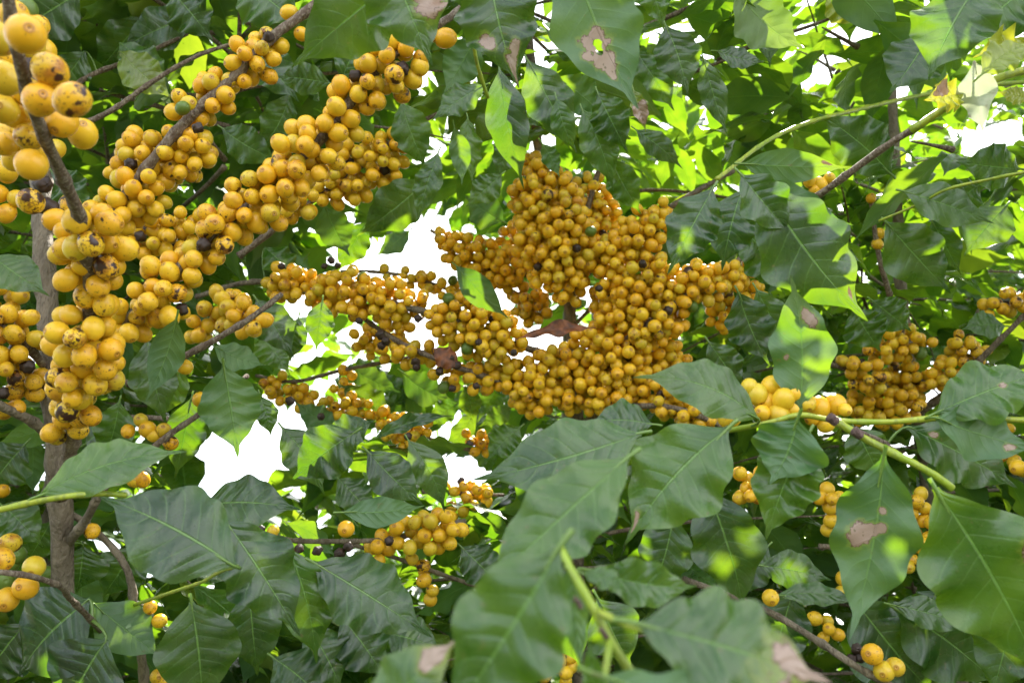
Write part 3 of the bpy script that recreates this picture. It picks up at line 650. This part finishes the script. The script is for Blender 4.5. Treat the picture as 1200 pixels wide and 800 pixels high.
# ================================================================== NEAR RIGHT TREE
TN = Thing('coffee_tree', (.95, .62, 0), 'coffee tree reaching in from the right edge with broad wavy leaves on a yellow-green stem', 'coffee tree', 'coffee trees in the grove')
foot = np.array([.95, .62, 0]); TN.stem('trunk', [foot, foot + [.01, 0, .8], foot + [0, .02, 1.5], foot + [-.02, .03, 2.6]], .018, .008, M_bark, ns=12, node=.09)
br(TN, [(930, 487, .58), (975, 494, .58), (1040, 497, .58), (1095, 487, .58), (1210, 478, .60)], 7, 10, M_green) if False else None
hub = foot + np.array([0, .01, 1.25])
pxstem(TN, 'branch', [(1420, 520, .62), (1300, 500, .60), (1200, 492, .57), (1095, 490, .56), (1040, 494, .56), (975, 492, .56), (935, 486, .56), (905, 494, .56), (850, 505, .57)], 9, 6, M_green, pre=[hub])
pxstem(TN, 'branch', [(978, 492, .56), (1010, 512, .55), (1045, 530, .54), (1100, 560, .53), (1115, 572, .53)], 9, 9, M_green)
for x, y in [(975, 491), (1004, 507), (1042, 527)]: pxstem(TN, 'stem_scar', [(x - 4, y - 3, .545), (x, y, .545), (x + 5, y + 3, .545)], 12, 12, M_node, node=0)
for b in [(887, 462, 13), (905, 452, 13), (921, 452, 12), (878, 453, 10), (898, 472, 14), (918, 468, 13), (912, 486, 13), (893, 484, 10), (930, 462, 12), (928, 480, 12), (960, 478, 13), (979, 474, 13), (968, 497, 10), (952, 490, 9), (945, 472, 11), (990, 480, 8)]: berry(TN, *b, d=.59 + rng.uniform(-.008, .008), dmg=.1)
br(TN, [(850, 470, .64), (905, 480, .62), (960, 490, .60), (1040, 520, .62)], 8, 6, M_twig)
fruit(TN, [(855, 492, 16, .66), (835, 480, 14, .68), (868, 475, 12, .67)], dia=.0165, dmg=.2)
pxstem(TN, 'branch', [(800, 678, .72), (840, 692, .71), (890, 711, .69), (950, 745, .66), (990, 772, .64), (1050, 806, .63), (1150, 850, .62), (1300, 900, .62)], 7, 11, M_bark, post=[hub - [0, 0, .25]])
for b in [(1022, 766, 12.5), (1036, 786, 12), (1049, 781, 11.5), (903, 700, 10), (842, 708, 8)]: berry(TN, *b, d=.63 if b[0] > 1000 else .68, dmg=.4)
for b in [(1004, 760, 9), (1008, 770, 9), (998, 772, 8)]: berry(TN, *b, d=.65, kind=1.)
pxstem(TN, 'branch', [(1030, 259, .85), (1075, 240, .83), (1110, 222, .80), (1160, 210, .78), (1200, 202, .76), (1330, 180, .72)], 3, 5, M_green, post=[foot + [-.01, .02, 1.75]])
pxstem(TN, 'branch', [(840, 210, .80), (900, 165, .86), (950, 143, .92), (1000, 130, .98), (1080, 112, 1.05), (1160, 100, 1.08), (1290, 92, 1.12)], 5, 5, M_green)

# twig with curled leaf at the top right
TW = Thing('coffee_branch', P(1330, 60, .6), 'brown and green twig at the upper right with curled yellow and pale wilted leaves', 'branch', 'leafy branches near the camera')
pxstem(TW, 'stem', [(925, 250, .70), (975, 218, .66), (1010, 192, .64), (1045, 167, .62), (1070, 152, .61)], 8, 8, M_twig, node=.03)
pxstem(TW, 'stem', [(1068, 153, .61), (1095, 135, .60), (1118, 120, .59), (1150, 100, .59), (1210, 80, .59), (1330, 60, .60)], 9, 9, M_green, node=.03)
for b in [(960, 216, 9), (949, 212, 8), (972, 209, 7), (955, 222, 7)]: berry(TW, *b, d=.70, dmg=0)
for b in [(885, 265, 7), (892, 268, 7), (905, 277, 7), (918, 283, 8), (925, 290, 7)]: berry(TW, *b, d=.72, dmg=0)

# overhead branch
TO = Thing('coffee_branch', P(560, -220, .62), 'overhead branch at the top edge with broad blue-green leaves hanging down', 'branch', 'leafy branches near the camera')
pxstem(TO, 'stem', [(430, -50, .56), (560, -70, .6), (700, -55, .6), (800, -60, .62)], 8, 8, M_green, post=[P(1000, -200, .8)])
pxstem(TO, 'stem', [(555, -65, .64), (552, 20, .70), (558, 70, .72), (572, 115, .74)], 6, 4, M_green)

# low left shoot
TS = Thing('coffee_branch', P(-220, 640, .55), 'green shoot at the lower left edge bearing one upright and one broad leaf', 'branch', 'leafy branches near the camera')
pxstem(TS, 'stem', [(-220, 640, .55), (-100, 612, .53), (0, 597, .52), (40, 588, .52), (90, 580, .52), (118, 578, .53), (148, 580, .54)], 10, 6, M_green)
pxstem(TS, 'stem', [(158, 708, .78), (200, 694, .70), (240, 680, .60), (262, 668, .54), (278, 663, .52)], 4, 4, M_green)
# young shoot rising at the bottom, very close to the lens
TY = Thing('coffee_shoot', (.10, .30, 0), 'yellow-green shoot rising at the bottom centre very near the lens with blurred large leaves', 'young shoot', 'leafy branches near the camera')
pxstem(TY, 'stem', [(800, 880, 0.266), (755, 810, 0.266), (715, 750, 0.270), (695, 712, 0.274), (672, 672, 0.281), (656, 640, 0.289)], 17, 9, M_green, pre=[np.array([.10, .30, 0]), np.array([.095, .29, .7])], node=.03, jit=.03)
pxstem(TY, 'stem', [(698, 715, 0.274), (730, 730, 0.263), (765, 742, 0.252)], 9, 6, M_green, node=0)
pxstem(TY, 'stem', [(715, 750, 0.270), (708, 800, 0.259), (702, 860, 0.252)], 9, 8, M_green, node=0)
for x, y in [(678, 706, ), (708, 742)]: pxstem(TY, 'stem_scar', [(x - 5, y - 6, 0.260), (x, y, 0.260), (x + 3, y + 6, 0.260)], 6, 7, M_node, node=0)

# ================================================================== LEAVES laid out one by one
H = HL
# overhead
H(TO, 478, -35, 342, 79, 92, .56, roll=-10, wave=.06, arch=.05, rnd=.3)
H(TO, 452, -60, 507, 78, 88, .53, wave=.10, arch=.08, rnd=.3, spots=[(.55, .6, .35)])
H(TO, 572, -45, 608, 103, 86, .60, wave=.10, arch=.05, spots=[(.88, .2, .4), (.72, .4, .2), (.62, -.5, .2)], up=.2, rnd=.1)
H(TO, 668, -60, 748, 128, 96, .56, side=-1, wave=.05, arch=.03, fold=.05, spots=[(.55, .15, .3), (.66, .2, .28), (.74, .3, .16), (.60, .55, .12)], holes=[(.55, .15, .12), (.60, .2, .1)], rnd=.8)
H(TO, 752, -50, 779, 38, 42, .60, wave=.2)
H(TO, 742, 105, 757, 156, 22, .60, dry=False, yel=.3, spots=[(.6, 0, 1.2)], fold=.6)
H(TO, 640, -60, 700, 30, 55, .66, wave=.1); H(TO, 530, -50, 585, 25, 60, .68, wave=.1)
# upper middle, hanging in shade
for a in [(585, 80, 614, 222, 46, .70), (618, 70, 676, 180, 54, .74), (652, 115, 675, 180, 28, .72), (568, 100, 505, 142, 38, .78), (532, 148, 541, 218, 24, .80), (514, 178, 487, 262, 32, .86), (502, 210, 418, 277, 54, .90),
          (548, 138, 554, 216, 32, .90), (588, 204, 546, 242, 34, .88), (682, 128, 719, 224, 42, .82), (652, 90, 712, 140, 44, .84), (700, 108, 736, 180, 46, .80), (715, 185, 752, 252, 38, .84), (745, 152, 800, 198, 28, .84),
          (635, 168, 656, 208, 22, .8), (760, 100, 700, 60, 50, .95), (470, 120, 500, 200, 44, .92), (560, 40, 520, 110, 44, .9), (600, 150, 580, 215, 30, .9), (480, 20, 530, 60, 40, .92), (745, 60, 790, 130, 44, .93)]:
    H(TC, *a[:5], a[5] * 1.12, wave=rng.uniform(.10, .2), arch=rng.uniform(.0, .12), side=rng.choice([1, 1, -1]), roll=rng.uniform(-25, 25), up=.1)
H(TC, 534, 311, 596, 373, 34, 1.06, side=-1, roll=10, wave=.05, arch=-.08, rnd=.2, up=0)
# top left shade
for a in [(95, -10, 15, 40, 66, .95), (140, 50, 198, 112, 40, 1.0), (280, -20, 352, 32, 70, .82), (388, 98, 322, 90, 34, .86), (200, -10, 250, 50, 50, 1.0), (230, 20, 140, 60, 50, 1.05), (300, 60, 350, 120, 46, .98), (100, 60, 60, 120, 44, 1.0), (340, 110, 300, 180, 44, 1.0),
          (60, 200, 110, 250, 40, .98), (170, 20, 110, 90, 50, 1.1), (260, 150, 330, 190, 40, 1.0), (400, 95, 440, 20, 50, .95)]:
    H(TL, *a, wave=rng.uniform(.08, .2), roll=rng.uniform(-20, 20), up=.1, rnd=rng.random() * .5)
H(TL, 140, 60, 205, 118, 40, .99, yel=.35)
# left and middle
H(TL, 207, 372, 171, 470, 42, .66, side=-1, arch=.1, roll=20, wave=.06, rnd=.9)
H(TL, 172, 398, 195, 497, 52, .76, wave=.1); H(TL, 262, 428, 279, 536, 68, .74, side=-1, wave=.12, arch=.02, rnd=.4); H(TL, -10, 300, 58, 347, 42, .66, wave=.05)
H(TL, 250, 405, 312, 428, 30, .80, side=-1); H(TL, 378, 352, 370, 412, 32, .95, wave=.2); H(TL, 350, 372, 340, 425, 30, .97); H(TL, 305, 463, 318, 512, 26, .9); H(TL, 215, 430, 190, 490, 34, .84)
H(TL, 225, 465, 205, 560, 44, .86); H(TL, 300, 350, 345, 420, 44, .95); H(TL, 140, 470, 120, 540, 44, .9)
# green leaves seen against the sky
for a in [(400, 452, 462, 505, 36, 1.25), (545, 452, 557, 496, 26, 1.2), (470, 435, 535, 470, 36, 1.3), (395, 500, 345, 470, 30, 1.2), (520, 425, 600, 450, 30, 1.3), (540, 470, 500, 500, 26, 1.25), (410, 430, 470, 460, 30, 1.3), (560, 480, 520, 540, 24, 1.3), (600, 475, 560, 500, 24, 1.2),
          (380, 240, 410, 300, 40, 1.1), (430, 260, 395, 320, 36, 1.15), (310, 290, 350, 330, 36, 1.15), (360, 300, 330, 330, 30, 1.2), (590, 260, 545, 230, 40, 1.2), (480, 270, 440, 300, 24, 1.2), (300, 390, 340, 440, 40, 1.1), (610, 500, 570, 540, 40, 1.1), (520, 590, 560, 640, 30, 1.3)]:
    H(TC, *a, wave=.15, side=rng.choice([1, -1]), rnd=.9, up=.6)
for k in range(30):
    x, y = rng.uniform(385, 610), rng.uniform(425, 540); a = rng.uniform(0, 6.28); l = rng.uniform(38, 62)
    H(TC, x, y, x + l * math.cos(a), y + l * abs(math.sin(a)) * .8 + 6, l * .45, rng.uniform(1.5, 1.9), dd=rng.uniform(-.05, .05), wave=.1, side=rng.choice([1, -1]), rnd=.9, up=1.0)
H(TC, 438, 514, 533, 487, 20, .74, wave=.35, fold=.5, nw=3, rnd=.1); H(TC, 385, 520, 440, 492, 40, .86, rnd=.1)
# low left
H(TS, 45, 581, 219, 529, 54, .52, dd=.03, wave=.05, arch=.07, rnd=.9, sway=.05)
H(TS, 277, 664, 117, 582, 104, .50, wave=.05, arch=.06, fold=.05, rnd=.05, up=.5, sway=-.02)
H(TS, 236, 592, 353, 597, 58, .66, wave=.08, arch=.08, rnd=.1); H(TS, 262, 607, 352, 745, 82, .60, wave=.14, arch=.06, rnd=.0, up=.5); H(TS, 338, 640, 371, 778, 62, .66, wave=.18, rnd=.7)
H(TL, 224, 704, 238, 832, 88, .72, wave=.06, rnd=.3); H(TL, 108, 706, 190, 770, 58, .76, wave=.1, rnd=.9, side=-1); H(TL, 98, 640, 90, 694, 56, .82, wave=.05, rnd=.1)
H(TL, 106, 702, 22, 792, 84, .74, wave=.04, rnd=0, up=.8); H(TL, 125, 748, 75, 838, 84, .72, wave=.05, rnd=0, up=.7); H(TL, 30, 730, -20, 800, 60, .76, rnd=0)
H(TS, 366, 658, 506, 746, 82, .66, wave=.13, arch=.03, rnd=.2); H(TS, 400, 600, 498, 592, 34, .66, wave=.08, arch=.12, rnd=.7, side=-1, up=.1)
for a in [(418, 505, 342, 562, 60, .82), (430, 528, 496, 592, 48, .80), (478, 515, 521, 600, 40, .86), (400, 722, 452, 795, 62, .82), (292, 690, 302, 792, 60, .78), (360, 735, 400, 810, 60, .80), (395, 560, 440, 610, 44, .86), (0, 590, 50, 640, 44, .8), (60, 610, 30, 660, 36, .84),
          (200, 600, 170, 660, 44, .9), (440, 560, 480, 560, 30, .9), (30, 520, -10, 570, 50, .82), (330, 500, 380, 580, 50, .95), (100, 520, 140, 500, 40, .95), (450, 740, 520, 760, 50, .9), (320, 770, 380, 820, 60, .75), (10, 640, -20, 600, 40, .8), (540, 640, 590, 690, 46, .95), (160, 640, 120, 700, 50, .9)]:
    H(TL, *a, wave=rng.uniform(.06, .2), rnd=rng.random() * .4, roll=rng.uniform(-20, 20))
# young shoot, very near
H(TY, 738, 534, 556, 700, 92, 0.361, dd=-.02, wave=.08, arch=.06, rnd=.7, fold=.2)
H(TY, 656, 640, 520, 850, 124, 0.255, wave=.10, arch=.05, rnd=.6, fold=.15)
H(TY, 682, 671, 738, 696, 24, 0.296, rnd=.9, arch=.1); H(TY, 694, 668, 817, 686, 54, 0.370, wave=.12, arch=.2, rnd=.6, fold=.4, up=0)
H(TY, 668, 655, 684, 795, 36, 0.296, side=-1, rnd=.6, fold=.6)
H(TY, 745, 730, 975, 800, 112, 0.244, wave=.10, arch=.05, rnd=.5, spots=[(.97, 0, 1.0), (.86, .4, .5)], ytip=.6); H(TY, 700, 790, 960, 850, 60, 0.229, rnd=.95, side=-1)
H(TY, 430, 850, 540, 745, 74, 0.259, wave=.05, rnd=.7, spots=[(.85, .3, .6), (.7, .1, .3)], ytip=.8); H(TY, 704, 850, 690, 740, 30, 0.252, rnd=.9, fold=.5)
H(TN, 642, 655, 683, 786, 62, .56, rnd=.1, wave=.1)
# middle right
H(TN, 752, 507, 553, 562, 82, .50, wave=.06, arch=.12, rnd=.4, sway=.06); H(TN, 765, 497, 688, 495, 46, .54, rnd=.4)
H(TN, 855, 500, 733, 637, 112, .49, wave=.10, arch=.06, rnd=.7, spots=[(.86, -.3, .2)]); H(TN, 890, 492, 742, 442, 58, .55, wave=.06, arch=.12, rnd=.6, sway=-.07, ytip=.2)
H(TN, 935, 490, 902, 567, 84, .52, wave=.14, rnd=.85, arch=.1, side=-1); H(TN, 948, 508, 897, 634, 74, .53, wave=.14, rnd=.8, arch=.05)
H(TN, 828, 572, 872, 716, 76, .64, wave=.12, rnd=.1); H(TN, 936, 483, 926, 322, 70, .58, side=-1, wave=.10, arch=.02, rnd=.9, spots=[(.68, .45, .28), (.40, -.5, .1)], up=0, sway=.05, ytip=.2)
H(TN, 1036, 533, 996, 744, 92, .51, wave=.14, arch=.04, rnd=.9, side=-1, spots=[(.46, .35, .26), (.42, .1, .16), (.40, -.12, .12), (.30, -.1, .1)], tiproll=.1, up=0, sway=-.03)
H(TN, 1096, 572, 1222, 800, 122, .49, wave=.12, arch=.03, rnd=.95, sway=.03, spots=[(.42, .85, .25)], holes=[(.42, 1.0, .25)])
H(TN, 1096, 484, 1225, 436, 62, .56, wave=.12, rnd=.85, arch=.06, spots=[(.6, 0, .12)]); H(TN, 1096, 489, 1222, 528, 52, .55, wave=.12, rnd=.9, side=-1, spots=[(.75, .3, .2)]); H(TN, 1062, 500, 1192, 572, 60, .62, wave=.1, rnd=.4, spots=[(.2, .2, .14)])
# upper right near leaves
H(TN, 868, 192, 1000, 196, 38, .68, side=-1, wave=.05, arch=.10, roll=0, rnd=1., up=.0, spots=[(.78, -.6, .25)], ytip=.2)
H(TN, 868, 204, 928, 275, 58, .60, wave=.10, rnd=.3, up=.6, fold=.4); H(TN, 836, 220, 782, 322, 58, .62, wave=.12, rnd=.1, up=.5); H(TN, 870, 222, 846, 317, 60, .66, wave=.14, rnd=.1)
H(TN, 895, 218, 1017, 376, 98, .60, wave=.08, arch=.03, rnd=.15, fold=.05, up=.4, spots=[(.8, .45, .12)]); H(TN, 882, 212, 1000, 264, 44, .66, side=-1, rnd=.8)
for a in [(868, 268, 935, 345, 62, .74), (865, 342, 902, 428, 52, .78), (886, 338, 926, 412, 38, .80), (1038, 260, 1114, 343, 64, .86), (1092, 258, 1126, 322, 34, .90), (1000, 362, 1032, 412, 48, .98), (1022, 352, 1068, 388, 40, 1.0), (1178, 382, 1126, 386, 30, 1.0),
          (1058, 224, 1165, 262, 44, .82), (1150, 215, 1100, 250, 40, .86), (1195, 198, 1120, 190, 44, .84), (840, 60, 897, 72, 24, .95), (824, 68, 852, 158, 30, .92), (1148, -20, 1088, 94, 86, .78), (1210, -20, 1135, 45, 66, .80), (1090, 40, 1042, 110, 60, .92), (1045, 205, 958, 133, 62, .95),
          (780, 30, 806, 112, 52, .92), (1000, 700, 1098, 815, 82, .78), (1048, 712, 1172, 805, 72, .76), (1045, 708, 1146, 738, 30, .74), (890, 662, 976, 680, 38, .84), (910, 697, 1012, 706, 24, .78), (1190, 700, 1160, 820, 70, .7), (900, 640, 860, 700, 46, .86), (790, 600, 760, 700, 60, .72),
          (930, 690, 900, 790, 60, .8), (1180, 240, 1130, 300, 50, .92), (1100, 690, 1060, 760, 50, .85), (830, 400, 870, 460, 40, .9), (700, 700, 740, 780, 60, .6), (640, 700, 600, 760, 50, .7), (1000, 500, 1030, 560, 50, .9)]:
    H(TR if a[5] > .75 else TN, *a, wave=rng.uniform(.08, .22), arch=rng.uniform(0, .1), rnd=rng.random() * .5, roll=rng.uniform(-15, 15))
TR.leaves[0]['label'] = None
H(TR, 862, -15, 944, 58, 60, .98, side=-1, rnd=1., wave=.08, up=.8, yel=.15); H(TR, 970, -10, 1010, 30, 40, 1.1, yel=.8)
# curled leaves of the twig
H(TW, 1205, 55, 1140, 68, 36, .58, yel=.85, fold=.5, wave=.3, label='curled yellow leaf'); H(TW, 1142, 72, 1152, 156, 42, .57, side=-1, fold=.4, wave=.4, nw=2, curl=.35, twist=.5, dry='pale', label='pale wilted curled leaf', up=.9)
H(TW, 1128, 108, 1082, 118, 34, .58, yel=1., fold=.4, wave=.3, spots=[(.55, -.5, .4)], label='yellow leaf with a black patch'); H(TW, 1205, 116, 1168, 108, 18, .6, yel=.8); H(TW, 1150, 88, 1210, 50, 30, .56, yel=.5)

# ================================================================== CROWNS
def crown(T, base, h0, h1, reach, nlat, ll=.13, mind=.97, trunk_top=None):
    for i in range(nlat):
        f = i / nlat; z = h0 + (h1 - h0) * f + rng.uniform(-.03, .03); az = i * 2.4 + rng.uniform(-.4, .4)
        L = reach * (1 - .35 * f ** 2) * rng.uniform(.7, 1.15)
        lateral(T, np.array([base[0], base[1], z]), az, L, rise=rng.uniform(.0, .5), droop=rng.uniform(.3, .9), ll=ll, mind=mind)
crown(TL, (-.38, .98), 1.3, 3.2, .68, 92, mind=.97)
crown(TC, (.09, 1.22), 1.4, 3.2, .70, 92, mind=1.02)
crown(TR, (.66, 1.45), 1.0, 2.7, .65, 74, mind=1.05)
crown(TN, (.95, .72), 1.0, 2.9, .62, 60, mind=.97)
for x, y, d, t in [(960, 300, .6, .55), (1000, 330, .6, .75), (1030, 640, .5, .6), (1040, 560, .5, .8), (1150, 650, .5, .6), (1130, 600, .5, .8), (930, 400, .58, .6), (1150, 460, .56, .65), (450, 0, .56, .5), (420, 40, .56, .7), (800, 560, .5, .6), (650, 700, .3, .7), (700, 30, .56, .5), (850, 270, .62, .6)]:
    q = P(x, y, d) + sv * t; az = rng.uniform(0, 6.28)
    lateral(TO, q - .12 * np.array([math.sin(az), math.cos(az), 0]), az, .28, rise=.1, droop=.1, ll=.13, start=0)  # added sprigs out of view, set towards the sun to shade near leaves
bgt = [(-.72, 1.35, 3.1, 'bushy dark coffee tree behind the left trunk'), (-.95, 1.75, 3.3, 'coffee tree behind the upper diagonal fruit branch'), (.15, 2.15, 3.1, 'sunlit coffee tree behind the central mass of cherries'),
       (1.15, 1.95, 3.2, 'coffee tree with glowing leaves behind the right-hand fruit'), (1.75, 2.6, 3.6, 'bright leafy coffee tree at the far right background'), (-1.5, 2.6, 3.4, 'distant coffee tree glimpsed in small gaps between the two diagonal fruit branches'),
       (.32, 3.1, 3.5, 'distant lit coffee tree just under the white sky opening'), (.80, 3.0, 3.9, 'distant bright coffee tree whose top meets the small sky gaps at the upper right'),
       (-1.0, 4.4, 3.4, 'farthest coffee tree glimpsed at the lower left of the white sky opening'), (.9, 4.6, 3.6, 'farthest coffee tree glimpsed in slits between the lower right leaves')]
for bx, by, h, lab in bgt:
    T = Thing('coffee_tree', (bx, by, 0), lab, 'coffee tree', 'coffee trees in the grove')
    pts = [np.array([bx, by, 0]), np.array([bx + .02, by, h * .3]), np.array([bx - .01, by + .02, h * .6]), np.array([bx, by, h * .80])]
    T.stem('trunk', pts, .028, .008, M_bark, ns=10, node=.1)
    crown(T, (bx, by), .3, h, .78 if by < 4 else 1.0, 102 if by < 4 else 100, ll=.145 if by < 4 else .18)

# ================================================================== emit: choose what shows, the rest as one part
W2, H2 = 600, 400
sx, sy, sd, sid = [], [], [], []; items = []
for T in THINGS:
    for g in T.leaves:
        nu, nv, X = g['grid']
        k = 3 if nu < 30 else 2
        a = np.linspace(0, nu - 1.001, nu * k); b = np.linspace(0, nv - 1.001, nv * k); ia = a.astype(int); ib = b.astype(int); fa = (a - ia)[:, None, None]; fb = (b - ib)[None, :, None]
        G = (X[ia][:, ib] * (1 - fa) * (1 - fb) + X[ia + 1][:, ib] * fa * (1 - fb) + X[ia][:, ib + 1] * (1 - fa) * fb + X[ia + 1][:, ib + 1] * fa * fb).reshape(-1, 3)
        x, y, d = proj(G); m = (d > .1) & (x > 0) & (x < 1200) & (y > 0) & (y < 800)
        items.append(g); g['vis'] = 0
        if m.any(): sx.append(x[m]); sy.append(y[m]); sd.append(d[m]); sid.append(np.full(m.sum(), len(items) - 1))
    for g in T.cherries:
        x, y, d = proj(g['c']); items.append(g); g['vis'] = 0
        if d > .1:
            r = g['r'] / d * FPX; q = np.arange(-r, r + 1, 1.6); qx, qy = np.meshgrid(q, q); mm = qx ** 2 + qy ** 2 < r * r; qx = x + qx[mm]; qy = y + qy[mm]
            m = (qx > 0) & (qx < 1200) & (qy > 0) & (qy < 800)
            if m.any(): sx.append(qx[m]); sy.append(qy[m]); sd.append(np.full(m.sum(), d - g['r'])); sid.append(np.full(m.sum(), len(items) - 1))
sx, sy, sd, sid = map(np.concatenate, (sx, sy, sd, sid)); o = np.argsort(-sd)
zb = np.full(W2 * H2, -1); zb[((sy[o] / 2).astype(int) * W2 + (sx[o] / 2).astype(int))] = sid[o]
ids, cnt = np.unique(zb[zb >= 0], return_counts=True)
for i, c in zip(ids, cnt): items[i]['vis'] = int(c)

def merge(gs):
    off = 0; V, F, uv, col = [], [], [], []
    for g in gs: V.append(g['V']); F.append(g['F'] + off); uv.append(g['uv']); col.append(g['col']); off += len(g['V'])
    return np.vstack(V), np.vstack(F), np.vstack(uv), np.vstack(col)
tot = [0, 0]
for T in THINGS:
    root = np.array(T.e.location)
    L = sorted(T.leaves, key=lambda g: -g['vis']); C = sorted(T.cherries, key=lambda g: -g['vis'])
    ind = [g for g in L[:98] if g['vis'] > 6]; names = {id(g) for g in ind}; rest = [g for g in L if id(g) not in names]
    for g in ind:
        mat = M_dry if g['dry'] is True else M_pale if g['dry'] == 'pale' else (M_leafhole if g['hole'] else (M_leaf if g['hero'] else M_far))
        ob = mesh_obj('dried_leaf' if g['dry'] is True else 'leaf', g['V'], g['F'], mat, T.e, g['base'], g['uv'], g['col'])
        if g['label']: ob['label'] = g['label']
    near = [g for g in rest]
    if near:
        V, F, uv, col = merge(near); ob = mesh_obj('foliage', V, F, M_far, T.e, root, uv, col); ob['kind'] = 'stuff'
    ic = [g for g in C[:98] if g['vis'] > 3]; names = {id(g) for g in ic}; rc = [g for g in C if id(g) not in names]
    for g in ic:
        par = min(T.paths, key=lambda q: np.linalg.norm(q[1] - g['c'], axis=1).min())[0]
        ob = mesh_obj('cherry', g['V'], g['F'], M_cherry, par, g['c'], g['uv'], g['col'], 'cc')
        if g['kind'] > .7: ob['label'] = 'black shrivelled cherry'
        elif g['kind'] > .3: ob['label'] = 'unripe green cherry'
    if rc:
        V, F, uv, col = merge(rc); ob = mesh_obj('cherries', V, F, M_cherry, T.e, root, uv, col, 'cc'); ob['kind'] = 'stuff'
    tot[0] += len(L); tot[1] += len(C)
    print(T.e.name, T.e['label'], 'VIS', sum(g['vis'] for g in L), sum(g['vis'] for g in C), 'leaves', len(L), 'indiv', len(ind), 'cherries', len(C), 'indiv', len(ic))
print('total', tot)
